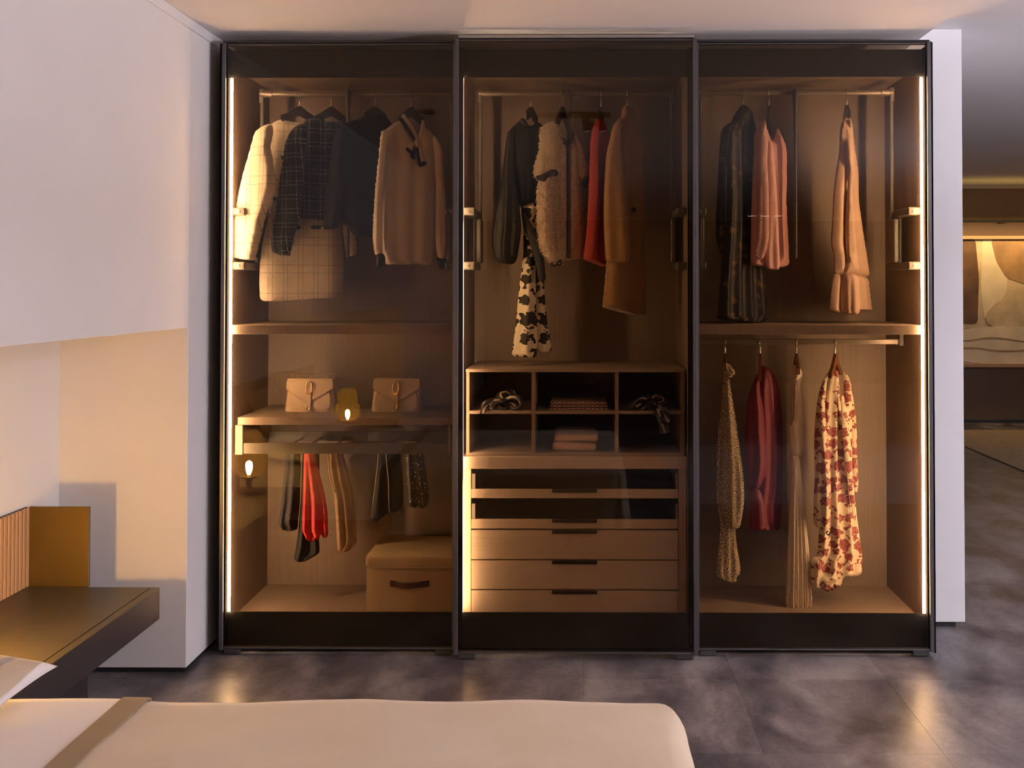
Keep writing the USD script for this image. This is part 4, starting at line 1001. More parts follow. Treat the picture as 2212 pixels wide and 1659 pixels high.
g = garment('dress', 'champagne satin dress with a long pleated skirt reaching almost to the floor', 'dress', 1721, 790)
piece(g, 'bodice', 'champagne_satin', [(1721, 789), (1709, 792), (1713, 805), (1713, 825), (1712, 856), (1712, 892), (1709, 910), (1704, 919), (1707, 937), (1707, 965), (1710, 990), (1727, 989), (1735, 973), (1735, 940), (1734, 901), (1730, 850), (1728, 832), (1733, 812), (1730, 798)],
      y=.29, yaw=24, T=.022, R=.035, folds=[(1.2, .004, .4)], seed=69)
piece(g, 'armhole_lining', 'champagne_shade', [(1715, 828), (1720.5, 826), (1722, 860), (1722, 892), (1720, 915), (1713, 920), (1706, 920), (1711, 908), (1714, 892), (1714, 856)], y=.262, T=.003, R=.006, res=.007, wrinkle=0, label='dark patch painted as the shade inside the armhole')  # laid over the bodice as painted shade in place of an opening
piece(g, 'neck_ruffle', 'champagne_satin', [(1709, 791), (1716, 787), (1724, 790), (1729, 797), (1734, 806), (1728, 816), (1721, 822), (1714, 818), (1713, 804)], y=.262, T=.013, R=.016, res=.007, folds=[(3, .006, .1)], seed=70)
piece(g, 'skirt', 'champagne_satin', [(1709, 984), (1708.7, 1041), (1705, 1100), (1702.5, 1164), (1699, 1235), (1696, 1307), (1703, 1314), (1710, 1320), (1720, 1323), (1730, 1325), (1747, 1325), (1751, 1311), (1754, 1297), (1751, 1235), (1747, 1184), (1739, 1102), (1730, 1020), (1727, 984)],
      y=.275, yaw=10, T=.020, R=.03, folds=[(5.5, .013, .5)], hem=1304, seed=71, wrinkle=.001, res=.007)

g = garment('dress', 'cream wrap dress printed with red roses, rightmost on the lower rail', 'dress', 1804, 796)
piece(g, 'body', 'rose_print', [(1790, 801), (1798, 804), (1810, 797), (1813, 830), (1816, 870), (1820, 880), (1823, 840), (1822, 797), (1833, 816), (1840, 857), (1840, 920), (1840, 1000), (1844, 1060), (1850, 1115), (1856, 1160), (1862, 1205), (1862, 1220), (1854, 1230), (1846, 1238), (1832, 1240), (1819, 1242), (1817, 1253), (1798, 1264), (1780, 1273), (1765, 1270), (1752, 1264), (1751, 1235), (1752, 1207), (1766, 1198), (1769, 1143), (1772, 1060), (1774, 980), (1775, 900), (1780, 840)],
      y=.29, yaw=14, T=.032, R=.055, folds=[(3.2, .015, .4), (6, .004, 0)], hem=1225, seed=73)
piece(g, 'sleeve', 'rose_print', [(1790, 801), (1778, 821), (1768, 850), (1762, 893), (1759, 937), (1759, 980), (1760, 1030), (1757, 1080), (1757, 1131), (1762, 1138), (1770, 1142), (1780, 1146), (1789, 1147), (1794, 1123), (1795, 1061), (1792, 1000), (1786, 940), (1782, 880), (1785, 830), (1791, 810)],
      y=.235, yaw=-10, T=.028, R=.038, folds=[(1.6, .010, .6)], seed=74)
piece(g, 'sleeve', 'rose_print', [(1824, 800), (1834, 816), (1842, 857), (1848, 901), (1851, 955), (1851, 1000), (1854, 1041), (1850, 1070), (1843, 1060), (1839, 1000), (1837, 930), (1833, 870), (1826, 830)],
      y=.32, yaw=26, T=.022, R=.03, folds=[(1.2, .006, .2)], seed=75)
piece(g, 'wrap_front', 'rose_print', [(1816, 860), (1822, 850), (1830, 900), (1838, 960), (1842, 1030), (1848, 1090), (1850, 1115), (1846, 1130), (1838, 1090), (1828, 1020), (1820, 940)], y=.252, yaw=14, T=.010, R=.02, folds=[(1.5, .006, .2)], seed=76)
part('tie_string', px_tube([(1789, 1147), (1785, 1150), (1790, 1156), (1794, 1150)], .21, .003), 'black_trim', g, label='dark tie at the cuff')

# ------------------------------------------------------------------ trousers on the rack
def folded(label, m, poly, y, yaw, folds, T=.020, seed=0, hem=None, name='trousers'):
    gg = garment(name, label, 'trousers', poly[0][0], poly[0][1], y, 'trousers on the pull-out rack')
    piece(gg, 'trouser_leg', m, poly, y=y, yaw=yaw, T=T, R=.022, folds=folds, seed=seed, hem=hem, cut=.005, res=.009)
    return gg


gg = folded('dark navy cropped trousers, leftmost on the trouser rack', 'navy_suiting', [(618, 966), (615, 1005), (612, 1040), (608, 1090), (603, 1120), (601, 1133), (608, 1139), (616, 1144), (630, 1143.5), (643, 1141), (648, 1080), (650, 1010), (648, 966)], .27, 20, [(2, .012, 1.0)], seed=81, hem=1128)
part('zip_pull', px_tube([(609, 1140), (609.5, 1147)], .245, .0015), 'black_suiting', gg)
folded('long black trousers hanging lowest on the trouser rack behind the red pair', 'black_suiting', [(654, 966), (652, 1020), (650, 1080), (645, 1144), (640, 1180), (634, 1208), (645, 1213), (656, 1212), (675, 1202), (691, 1192), (688, 1160), (690, 1080), (690, 966)], .30, 24, [(1.5, .010, .3)], seed=82, hem=1186)
gg = folded('bright red trousers on the trouser rack', 'red_suiting', [(658, 966), (656, 1010), (655, 1079), (653, 1120), (653, 1147), (660, 1160), (669, 1168), (680, 1166), (689, 1165), (693, 1152), (698, 1162), (709, 1158), (708, 1110), (702, 1068), (690, 1020), (676, 966)], .24, 14, [(2.2, .013, .9)], seed=83, hem=1146)
gg = folded('beige draped trousers on the trouser rack, between the red and the piped pair', 'beige_suiting', [(709, 966), (710, 1000), (714, 1040), (722, 1068), (726, 1130), (729, 1190), (740, 1191), (755, 1186), (760, 1178), (771, 1170), (768, 1120), (764, 1079), (752, 1020), (738, 966)], .25, 24, [(2.4, .013, .4)], seed=84, hem=1164)
part('drape', cat_(px_tube([(709, 975), (711, 1010), (716, 1040), (723, 1064)], .222, .004), px_tube([(714, 975), (716, 1005), (720, 1030), (723, 1050)], .222, .004), px_tube([(721, 975), (721, 1010), (723, 1060)], .222, .004)), 'beige_suiting', gg, smooth=60)
part('side_button', tube([at(715, 1156, 1, .235), at(715, 1156, 1, .231)], .004, 12), 'gold', gg)
gg = folded('black trousers with pale piping on the trouser rack', 'black_suiting', [(818, 966), (815, 1010), (810, 1050), (801, 1120), (808, 1123), (817, 1122), (826, 1114), (838, 1106), (852, 1104), (862, 1100), (871, 1092), (871, 1050), (864, 966)], .26, 22, [(2, .010, .8)], seed=85, hem=1088)
part('piping', px_tube([(818.5, 966), (815, 1010), (809.5, 1055), (802, 1119)], .236, .0022), 'piping', gg, smooth=60, label='pale piping')
part('piping', px_tube([(832, 966), (835, 1000), (839, 1040), (840, 1080), (841, 1106)], .232, .0022), 'piping', gg, smooth=60, label='pale piping')
part('cord_loop', px_tube([(866, 1092), (867, 1104), (871, 1108), (871, 1096)], .235, .0018), 'black_suiting', gg, smooth=60)
gg = folded('short black sequined trousers, rightmost on the trouser rack', 'sequin_black', [(876, 966), (878, 1030), (880, 1079), (884, 1095), (894, 1095), (904, 1094), (914, 1098), (922, 1086), (928, 1076), (922, 1030), (913, 966)], .26, 22, [(2, .012, .3)], seed=86, hem=1070)
for a in ([(880, 972), (884, 1000), (886, 1040), (888, 1079)], [(897, 985), (904, 1020), (909, 1050), (914, 1092)]):
    P = curve([at(x, y_, 1, .232) for x, y_ in a], 10)
    part('bead_trim', cat_(*[trimesh.creation.icosphere(1, .0022).apply_translation(p + [0, 0, 0]) for p in P]), 'steel', gg, smooth=True)

# ------------------------------------------------------------------ handbags
def handbag(label, px, py):
    ys = .27
    c = at(px, py, 2, 1.0115)
    g = thing('handbag', label, 'handbag', (c[0], c[1], 1.0118), 'handbags on the shelf')
    w, w2, h, d = .117, .103, .150, .050
    # body: a wedge, wider at the foot
    pts = []
    for z, ww, dd in ((0, w, d), (.012, w + .001, d + .002), (h - .012, w2, d * .55), (h, w2 - .008, d * .45)):
        for a in np.linspace(0, 2 * PI, 32, endpoint=False):
            q = lambda v: np.sign(v) * abs(v) ** .35
            pts.append([q(math.cos(a)) * ww, q(math.sin(a)) * dd, z])
    part('body', trimesh.convex.convex_hull(np.array(pts)), 'bag_leather', g, smooth=35, local=True)
    front = lambda z: -(d + .003) + (d * .47) * (z / h)
    def panel(poly, t, off, r=.004):
        S = Polygon(chaikin(poly, r, 2)); m = trimesh.creation.extrude_polygon(S, t, engine='earcut')
        v = m.vertices.copy(); m = trimesh.Trimesh(np.stack([v[:, 0], np.array([front(z) for z in v[:, 1]]) - off - v[:, 2], v[:, 1]], 1), m.faces[:, ::-1], process=False)
        return m
    edge = lambda poly, off, r: tube(curve([[x, front(z) - off, z] for x, z in poly], 4), r, 6)
    part('pocket', panel([(-.100, .012), (.100, .012), (.094, .095), (-.094, .095)], .004, 0, .015), 'bag_leather', g, local=True)
    fl = [(-w2 - .004, .147), (-w2 - .005, .105), (-.09, .092), (-.002, .046), (.09, .096), (w2 + .005, .108), (w2 + .004, .147)]
    f_ = part('flap', panel(fl, .004, .0045, .006), 'bag_leather', g, local=True)
    part('flap_edge', edge(fl[1:6], .0085, .0012), 'bag_edge', f_, smooth=60, local=True)
    top = soft_box(-w2 - .004, w2 + .004, -.034, .024, h - .008, h + .004, .006, 8, rough=0)
    part('flap_top', top, 'bag_leather', f_, smooth=40, local=True)
    part('strap', panel([(-.010, .135), (.010, .135), (.010, .026), (.006, .016), (0, .012), (-.006, .016), (-.010, .026)], .0035, .0105, .003), 'bag_leather', g, local=True)
    bz = .118
    ring = curve([[-.013, front(.095) - .017, .095], [-.0135, front(bz) - .018, bz], [-.009, front(.132) - .017, .131], [0, front(.137) - .017, .136], [.009, front(.132) - .017, .131], [.0135, front(bz) - .018, bz], [.013, front(.095) - .017, .095]], 6)
    part('buckle', cat_(tube(ring, .0028, 10), tube([[0, front(.128) - .019, .128], [0, front(.136) - .018, .139]], .0024, 8)), 'gold', g, smooth=60, label='gold buckle', local=True)
    part('loop', box(-.0115, .0115, front(.085) - .018, front(.085) - .013, .080, .089, .001), 'gold', g, local=True, label='gold strap loop')
    tip = curve([[-.009, front(.03) - .016, .034], [-.009, front(.02) - .016, .022], [0, front(.012) - .016, .010], [.009, front(.02) - .016, .022], [.009, front(.03) - .016, .034]], 6)
    part('strap_tip', tube(tip, .0022, 8), 'gold', g, smooth=60, local=True, label='gold strap tip')
    for x in (-.083, .083):
        part('stud', lathe([[0, 0], [.006, 0], [.006, .002], [.003, .004], [.0035, .009], [.005, .011], [0, .013]], (x, -.004, h + .003), 16), 'gold', g, smooth=40, local=True)
    hd = curve([[-.083, -.004, h + .010], [-.096, -.004, h + .014], [-.090, -.004, h + .020], [-.05, -.004, h + .0165], [0, -.004, h + .015], [.04, -.004, h + .018], [.085, -.004, h + .024], [.112, -.004, h + .019], [.108, -.004, h + .013], [.083, -.004, h + .012]], 8)
    part('handle', tube(hd, .0028, 8), 'bag_edge', g, smooth=60, local=True)
    return g, c


hb, c0 = handbag('beige leather handbag with gold buckle, the left of two on the shelf', 674, 887)
c1 = at(859.5, 887, 2, 1.0115)
copy_of(hb, 'handbag', 'beige leather handbag with gold buckle, the right of two on the shelf', (c1[0], c1[1], 1.0118), 0, 'handbags on the shelf', 'handbag')

# ------------------------------------------------------------------ storage box
yb0 = .10
bx0, zl, zt_ = at(790, 1260, 1, yb0)[0], at(850, 1224, 1, yb0)[2], at(850, 1203, 1, yb0)[2]
bx1 = L1 - .012
g = thing('storage_box', 'beige canvas storage box with lid and brown leather handle', 'box', ((bx0 + bx1) / 2, .28, ZF))
part('body', soft_box(bx0, bx1, yb0, .46, ZF + .0005, zl + .02, .012, 12, rough=.002, freq=9), 'canvas_box', g, smooth=45)
part('lid', soft_box(bx0 - .003, bx1 + .003, yb0 - .006, .463, zl - .004, zt_ + .006, .014, 12, rough=.0015, freq=8, seed=3), 'canvas_box', g, smooth=45)
part('lid_flap', cloth([(791, 1203), (971, 1203), (985, 1204), (1001, 1204), (1001, 1221), (990, 1228), (900, 1228.5), (810, 1228), (797, 1224), (791, 1217)], y=yb0 - .009, T=.004, R=.008, wrinkle=.001, res=.012), 'canvas_box', g, smooth=True)
part('stitching', px_tube([(792, 1206), (792, 1217), (798, 1223.5), (810, 1226.5), (900, 1227), (990, 1226)], yb0 - .0145, .0011, 6, 10), 'piping', g, smooth=60)
hp = [at(x, y, 1, yb0 - .004) for x, y in ((843, 1260), (853, 1260.5), (864, 1262), (880, 1262.5), (900, 1261.5), (912, 1260.8), (922, 1260.5), (927, 1260.5))]
off = [0, -.002, -.012, -.020, -.018, -.008, -.002, 0]
hp = curve([p + [0, o, 0] for p, o in zip(hp, off)], 6)
hv = np.vstack([hp + [0, 0, .0125], hp - [0, 0, .0125], hp + [0, -.003, .0125], hp - [0, .003, .0125]]); k = len(hp)
hf = []
for i in range(k - 1):
    for a, b in ((0, 1), (1, 3), (3, 2), (2, 0)):
        hf += [[a * k + i, b * k + i, b * k + i + 1], [a * k + i, b * k + i + 1, a * k + i + 1]]
hn = part('handle', (hv, np.array(hf)), 'box_strap', g, label='brown leather strap handle')
for x in (849, 920):
    p = at(x, 1260.5, 1, yb0 - .010)
    part('rivet', tube([p, p - [0, .004, 0]], .0045, 14), 'steel', hn, smooth=40)

# ------------------------------------------------------------------ things in the cubbyholes
def ribbon(pts, w, th=.0015, seed=0, sway=.6):
    """A strip of cloth following a line, twisting a little."""
    p = curve(pts, 10); n = len(p)
    t = np.gradient(p, axis=0); t /= np.linalg.norm(t, axis=1, keepdims=True)
    s = np.linspace(0, 1, n)
    side = np.cross(t, [0, -1, .55]); side /= np.linalg.norm(side, axis=1, keepdims=True) + 1e-9
    nr = np.cross(t, side)
    tw = sway * np.sin(2 * PI * s * 1.3 + seed)
    side = side * np.cos(tw)[:, None] + nr * np.sin(tw)[:, None]
    nr = np.cross(side, t)
    cols = np.linspace(-1, 1, 7)
    G = p[:, None] + side[:, None] * (cols * w / 2)[None, :, None] + nr[:, None] * (.006 * np.sin(cols * 4 + seed))[None, :, None]
    UVg = np.stack(np.broadcast_arrays((cols * .5 + .5)[None, :], s[:, None]), -1)
    V = np.vstack([G.reshape(-1, 3), (G + nr[:, None] * th).reshape(-1, 3)]); N_ = n * 7
    i, j = np.meshgrid(np.arange(n - 1), np.arange(6), indexing='ij')
    q = np.stack([i * 7 + j, (i + 1) * 7 + j, (i + 1) * 7 + j + 1, i * 7 + j + 1], -1).reshape(-1, 4)
    F = np.vstack([q[:, [0, 1, 2]], q[:, [0, 2, 3]], q[:, [0, 2, 1]] + N_, q[:, [0, 3, 2]] + N_])
    return V, F, np.vstack([UVg.reshape(-1, 2)] * 2)


def scarf(label, px, py, lines, hang=False):
    g = thing('scarf', label, 'scarf', at(px, py, 1, .16), 'silk scarves in the cubbyholes')
    for k, (w, L) in enumerate(lines):
        part('fold', ribbon([at(x, y, 1, yy) for x, y, yy in L], w, seed=k * 1.7), 'scarf_stripe', g, smooth=True)
    p = at(px, py - 12, 1, .14)
    part('knot', trimesh.creation.icosphere(3, 1).apply_scale([.026, .02, .020]).apply_translation(p), 'black_satin', g, smooth=True)
    return g


scarf('black and cream silk scarf knotted like a bow in the left cubbyhole', 1089, 882,
      [(.045, [(1089, 868, .14), (1072, 864, .13), (1058, 872, .12), (1048, 880, .105), (1043, 893, .076)]), (.05, [(1089, 868, .14), (1082, 852, .15), (1096, 849, .16), (1104, 858, .16), (1092, 868, .15)]),
       (.045, [(1088, 869, .14), (1104, 858, .13), (1116, 862, .12), (1122, 874, .12), (1108, 879, .13), (1096, 876, .135)]), (.035, [(1092, 870, .13), (1106, 872, .12), (1118, 880, .11), (1128, 882, .11)]), (.04, [(1084, 870, .13), (1070, 872, .12), (1062, 882, .115), (1050, 886, .1)])])
scarf('black and cream scarf with ends hanging over the shelf in the right cubbyhole', 1405, 882,
      [(.05, [(1405, 868, .15), (1390, 860, .15), (1376, 868, .14), (1366, 882, .12), (1384, 884, .125), (1398, 876, .13)]), (.05, [(1404, 866, .15), (1416, 856, .15), (1430, 860, .15), (1432, 868, .14), (1412, 872, .14)]),
       (.05, [(1408, 870, .13), (1420, 876, .11), (1428, 886, .074), (1438, 902, .072), (1444, 912, .072)]), (.045, [(1406, 872, .13), (1414, 880, .11), (1422, 888, .070), (1430, 912, .069), (1437, 936, .069)]), (.04, [(1400, 872, .14), (1386, 872, .13), (1374, 880, .115)])])
zs = at(1250, 888, 1, .11)[2] + .0008
x0_, x1_ = at(1186, 880, 1, .13)[0], at(1313, 880, 1, .13)[0]
g = thing('folded_cloth', 'folded cream cloth with a dark red diamond pattern in the middle cubbyhole', 'cloth', ((x0_ + x1_) / 2, .2, zs))
for k in range(3):
    mm = soft_box(x0_ + .003 * k, x1_ - .002 * k, .125 + .003 * k, .36, zs + .0125 * k, zs + .0125 * (k + 1) - .0004, .006, 14, rough=.0012, freq=14, seed=k)
    part('fold', (mm.vertices, mm.faces, mm.vertices[:, [0, 2]] * [1, 1.4] + mm.vertices[:, [1]] * [0, 1]), 'diamond_cloth', g, smooth=True)
zs = at(1250, 978.5, 1, .1)[2] + .0008
for k, (a, b, lab) in enumerate(((1193, 1288, 'folded dusty pink knit sweater, lower of two in the middle cubbyhole'), (1196, 1293, 'folded dusty pink knit sweater lying on top of another one'))):
    xa_, xb_ = at(a, 960, 1, .15)[0], at(b, 960, 1, .15)[0]
    z0_ = zs + .039 * k
    g = thing('sweater', lab, 'sweater', ((xa_ + xb_) / 2, .22, z0_), 'folded sweaters in the middle cubbyhole')
    part('folded_body', soft_box(xa_, xb_, .14 + .004 * k, .36, z0_, z0_ + .037, .0175, 18, rough=.007, freq=12, seed=3 + k), 'pink_knit', g, smooth=True)

# ================================================================== bedroom
g = thing('nightstand', 'long dark floating nightstand with bronze end panel and oak slats in the niche', 'nightstand', (-1.9, -.9, .3))
YN0, YN1, ZT = -1.42, -.445, .43
part('carcass', box(-2.155, XL, YN0, YN1, .308, ZT - .004, .0015), 'nightstand_dark', g)
part('top', box(-2.155, XL - .036, YN0, YN1, ZT - .004, ZT), 'nightstand_top', g)
part('front_edge', box(XL - .031, XL, YN0, YN1, ZT - .004, ZT), 'nightstand_top', g)
part('support', box(-2.1, -1.868, -1.35, -.52, 0, .308), 'nightstand_dark', g)
part('end_panel', box(-2.148, -1.913, -.432, -.418, ZT - .005, .735, .002), 'bronze_metal', g, label='upright bronze metal panel at the end of the nightstand')
part('slat_backing', box(-2.1595, -2.155, -1.42, -.43, ZT, .735), 'lamp_base', g)
for k in range(40):
    y = -.434 - .0245 * k
    part('slat', box(-2.158, -2.142, y - .0180, y, ZT, .733, .0015), 'slat_oak', g)


def lamp(label, x, y, z):
    g = thing('table_lamp', label, 'lamp', (x, y, z), 'lamps on the nightstands')
    part('base', lathe([[0, 0], [.058, 0], [.060, .006], [.055, .014], [.02, .02], [.014, .05], [.02, .075], [.045, .085], [.05, .095], [0, .095]], (x, y, z), 36), 'lamp_base', g, smooth=40)
    # ribbed glass shade
    n, prof = 96, [(.055, .095), (.085, .13), (.092, .17), (.088, .215), (.07, .24), (.078, .27), (.07, .32), (.045, .35)]
    V, F = [], []
    pr = curve([(r, h, 0) for r, h in prof], 5)
    for r, h, _ in pr:
        for k in range(n):
            a = 2 * PI * k / n; q = r * (1 + .11 * abs(math.sin(12 * a)) - .07)
            V.append([x + q * math.cos(a), y + q * math.sin(a), z + h])
    for i in range(len(pr) - 1):
        for k in range(n):
            k2 = (k + 1) % n
            F += [[i * n + k, i * n + k2, (i + 1) * n + k2], [i * n + k, (i + 1) * n + k2, (i + 1) * n + k]]
    part('shade', (np.array(V), np.array(F)), 'lamp_glass', g, smooth=True, label='ribbed amber glass shade')
    part('bulb', lathe([[0, .10], [.008, .10], [.017, .125], [.020, .15], [.017, .172], [0, .184]], (x, y, z), 20), 'bulb', g, smooth=True, label='glowing bulb')


lamp('lit ribbed glass lamp on the nightstand by the wardrobe, seen mirrored in the left door', -1.88, -1.26, ZT)
g = thing('nightstand', 'second dark nightstand on the far side of the bed, behind the viewer', 'nightstand', (-1.9, -3.9, .3))
part('carcass', box(-2.155, XL, -4.4, -3.42, .308, ZT - .004, .0015), 'nightstand_dark', g)
part('top', box(-2.155, XL, -4.4, -3.42, ZT - .004, ZT), 'nightstand_top', g)
part('support', box(-2.1, -1.868, -4.3, -3.5, 0, .308), 'nightstand_dark', g)
lamp('second lit ribbed glass lamp on the nightstand behind the viewer', -1.88, -3.56, ZT)

# bed: head at the left wall
BX0, BX1, BY0, BY1, BZ = -2.10, .262, -3.34, -1.60, .50
g = thing('bed', 'low upholstered double bed seen from its side, headboard in the niche', 'bed', (-.9, -2.5, 0))
part('bed_frame', box(BX0 + .05, BX1 - .10, BY0 + .06, BY1 - .06, .12, .27, .01), 'bed_upholstery', g)
part('mattress', soft_box(BX0 + .02, BX1 - .05, BY0 + .05, BY1 - .05, .27, BZ - .035, .06, 10, rough=0), 'linen_white', g, smooth=50)
part('headboard', box(-2.158, -2.10, BY0 - .05, BY1 + .05, .2, .98, .012), 'bed_upholstery', g)
for x in (BX0 + .15, BX1 - .35):
    for y in (BY0 + .2, BY1 - .2):
        part('leg', tube([[x, y, 0], [x, y, .12]], .025, 12), 'black_plinth', g, smooth=40)


def cover(x0, x1, y0, y1, zt, zb, r, t, fold=.004, seed=0, foot=True, res=.03, bulge=.0, fr=.16):
    """A bed cover: a rounded slab whose sides drop over the edges, with drape at the sides and soft creases. foot: it also drops over the foot end."""
    nx, ny = int((x1 - x0) / res), int((y1 - y0) / res)
    drop = zt - zb
    # parameter grid runs over top and down both long sides (and the foot)
    sd = np.concatenate([np.linspace(-drop, 0, 10, endpoint=False), np.linspace(0, y1 - y0, ny), (y1 - y0) + np.linspace(0, drop, 11)[1:]])
    su = np.concatenate([np.linspace(0, x1 - x0, nx), (x1 - x0) + np.linspace(0, drop, 11)[1:]]) if foot else np.linspace(0, x1 - x0, nx)
    U, V = np.meshgrid(su, sd, indexing='ij')
    Wd, Ln = y1 - y0, x1 - x0
    over_y = np.where(V < 0, -V, np.where(V > Wd, V - Wd, 0)); over_x = np.where(U > Ln, U - Ln, 0)
    Yy, Xx = np.clip(V, 0, Wd), np.clip(U, 0, Ln)
    # round the foot corners in plan
    if foot:
        dx, dyy = np.maximum(Xx - (Ln - fr), 0), np.maximum(np.abs(Yy - Wd / 2) - (Wd / 2 - fr), 0)
        L = np.hypot(dx, dyy); k = np.where(L > fr, fr / np.maximum(L, 1e-9), 1.0)
        Xx = np.where(dx > 0, (Ln - fr) + dx * k, Xx); sgn = np.sign(Yy - Wd / 2)
        Yy = np.where(dyy > 0, Wd / 2 + sgn * ((Wd / 2 - fr) + dyy * k), Yy)
    dn = np.maximum(over_x, over_y)
    ex = np.minimum(Ln - Xx if foot else np.full_like(Xx, 9.0), np.minimum(Yy, Wd - Yy))
    rr = np.clip(1 - ex / r, 0, 1)
    z = zt - r * (1 - np.sqrt(np.maximum(0, 1 - rr ** 2))) * .75 - dn * .985
    out = .03 * np.clip(dn / drop, 0, 1) + .012 * np.sin(U * 21 + 1.3 * np.sin(V * 5 + seed)) * np.clip(dn / drop, 0, 1) * (over_y > 0) + .012 * np.sin(V * 19) * np.clip(dn / drop, 0, 1) * (over_x > 0)
    x, y = x0 + Xx + out * (over_x > 0), y0 + Yy + out * np.where(V < 0, -1, np.where(V > Wd, 1, 0))
    P3 = np.stack([x * 2.2, y * 5.0, np.full_like(x, seed + .5)], -1)
    z = z + fold * 2 * (meshkit.fbm(P3, 4, seed) - .5) * 1.6 + fold * .9 * np.sin((x * 1.2 + y * .8) * 9 + 4 * meshkit.noise(P3 * .7, seed + 3)) * .4
    P = np.stack([x, y, z], -1)
    nu, nv = U.shape
    i, j = np.meshgrid(np.arange(nu - 1), np.arange(nv - 1), indexing='ij')
    q = np.stack([i * nv + j, (i + 1) * nv + j, (i + 1) * nv + j + 1, i * nv + j + 1], -1).reshape(-1, 4)
    top = P.reshape(-1, 3)
    tm = trimesh.Trimesh(top, np.vstack([q[:, [0, 1, 2]], q[:, [0, 2, 3]]]), process=False)
    nrm = tm.vertex_normals
    bot = top - nrm * t
    n = len(top)
    F = [tm.faces, tm.faces[:, ::-1] + n]
    rim = np.concatenate([np.arange(nv), np.arange(1, nu) * nv + nv - 1, (nu - 1) * nv + np.arange(nv - 2, -1, -1), np.arange(nu - 2, 0, -1) * nv])
    a, b = rim, np.roll(rim, -1)
    F += [np.stack([a, a + n, b + n], 1), np.stack([a, b + n, b], 1)]
    return trimesh.Trimesh(np.vstack([top, bot]), np.vstack(F), process=False)


solo('bed_sheet', 'white top sheet folded back at the head of the bed', 'sheet', cover(BX0 + .05, -1.17, BY0, BY1 + .006, BZ + .001, .24, .05, .012, .005, 2, foot=False), 'linen_white', smooth=60)
g = thing('bedspread', 'beige linen bedspread with a taupe satin border across the bed', 'bedspread', (-.5, -2.5, BZ))
part('spread', cover(-1.155, BX1, BY0 - .004, BY1 + .004, BZ, .16, .05, .010, .008, 5), 'duvet_beige', g, smooth=60)
part('border_band', cover(-1.212, -1.146, BY0 - .010, BY1 + .010, BZ + .0065, .16, .05, .007, .004, 5, foot=False, res=.018), 'band_taupe', g, smooth=60, label='taupe satin border band')


def pillow(label, loc, rz, m, w=.62, h=.42, t=.085, tilt=0, seed=0, group=None):
    n = 30
    g_ = np.linspace(-1, 1, n + 1); A, B = np.meshgrid(g_, g_, indexing='ij')
    pin = 1 - .10 * (1 - np.abs(A)) ** .8 * 0
    ax, bx = A * (1 - .07 * (1 - B ** 2)), B * (1 - .09 * (1 - A ** 2))
    hgt = t * np.maximum(0, (1 - A ** 2)) ** .42 * np.maximum(0, (1 - B ** 2)) ** .42
    wr = meshkit.fbm(np.stack([A * 3, B * 3, np.full_like(A, seed)], -1), 3, seed) - .5
    x, y = ax * w / 2, bx * h / 2
    # only corners pinch: edges keep a little body
    up, dn = np.stack([x, y, hgt * (1 + .35 * wr)], -1), np.stack([x, y, -hgt * .75], -1)
    i, j = np.meshgrid(np.arange(n), np.arange(n), indexing='ij'); s = n + 1
    q = np.stack([i * s + j, (i + 1) * s + j, (i + 1) * s + j + 1, i * s + j + 1], -1).reshape(-1, 4)
    V = np.vstack([up.reshape(-1, 3), dn.reshape(-1, 3)])
    F = np.vstack([q[:, [0, 1, 2]], q[:, [0, 2, 3]], q[:, [0, 2, 1]] + s * s, q[:, [0, 3, 2]] + s * s])
    tm = trimesh.Trimesh(V, F, process=False); tm.merge_vertices(digits_vertex=6)
    flat = tm.vertices[:, :2].copy()
    R = trimesh.transformations.rotation_matrix(math.radians(tilt), [0, 1, 0])
    tm.apply_transform(R)
    p = thing('pillow', label, 'pillow', loc, 'pillows on the bed', rz=rz)
    part('cushion', (tm.vertices, tm.faces, flat), m, p, smooth=True, local=True)
    return p


pillow('white pillow with taupe stripes lying at the wardrobe side of the bed', (-1.745, -1.79, .585), 4, 'pillow_linen', w=.66, h=.46, t=.075, tilt=6, seed=3)
pillow('striped white pillow in the middle of the bed, seen only mirrored in the glass', (-1.76, -2.44, .585), 2, 'pillow_linen', w=.66, h=.46, t=.075, tilt=6, seed=5)
pillow('olive quilted cushion leaning on the headboard, seen only mirrored in the glass', (-1.98, -2.05, .72), 0, 'olive_quilt', w=.5, h=.5, t=.08, tilt=65, seed=7)
pillow('white pillow leaning on the headboard at the far side, seen only mirrored', (-1.98, -2.95, .70), 0, 'linen_white', w=.48, h=.62, t=.08, tilt=65, seed=8)

# ================================================================== passage on the right
g = thing('painting', 'large sepia abstract painting of pale rounded forms on the dark far wall', 'painting', (5.4, 7.28, 1.42))
part('canvas', box(4.25, 5.98, 7.26, 7.285, .70, 2.155), 'canvas_sand', g)


def shape(name, pts, m, k, label):
    S = Polygon(chaikin(pts, .3 if 'field' not in name else .03, 4)).intersection(shapely.box(4.251, .701, 5.979, 2.154))
    S = max(getattr(S, 'geoms', [S]), key=lambda q: q.area)
    e = trimesh.creation.extrude_polygon(S, .002, engine='earcut'); v = e.vertices
    part(name, trimesh.Trimesh(np.stack([v[:, 0], 7.26 - .0021 * k - v[:, 2], v[:, 1]], 1), e.faces[:, ::-1], process=False), m, g, label=label)


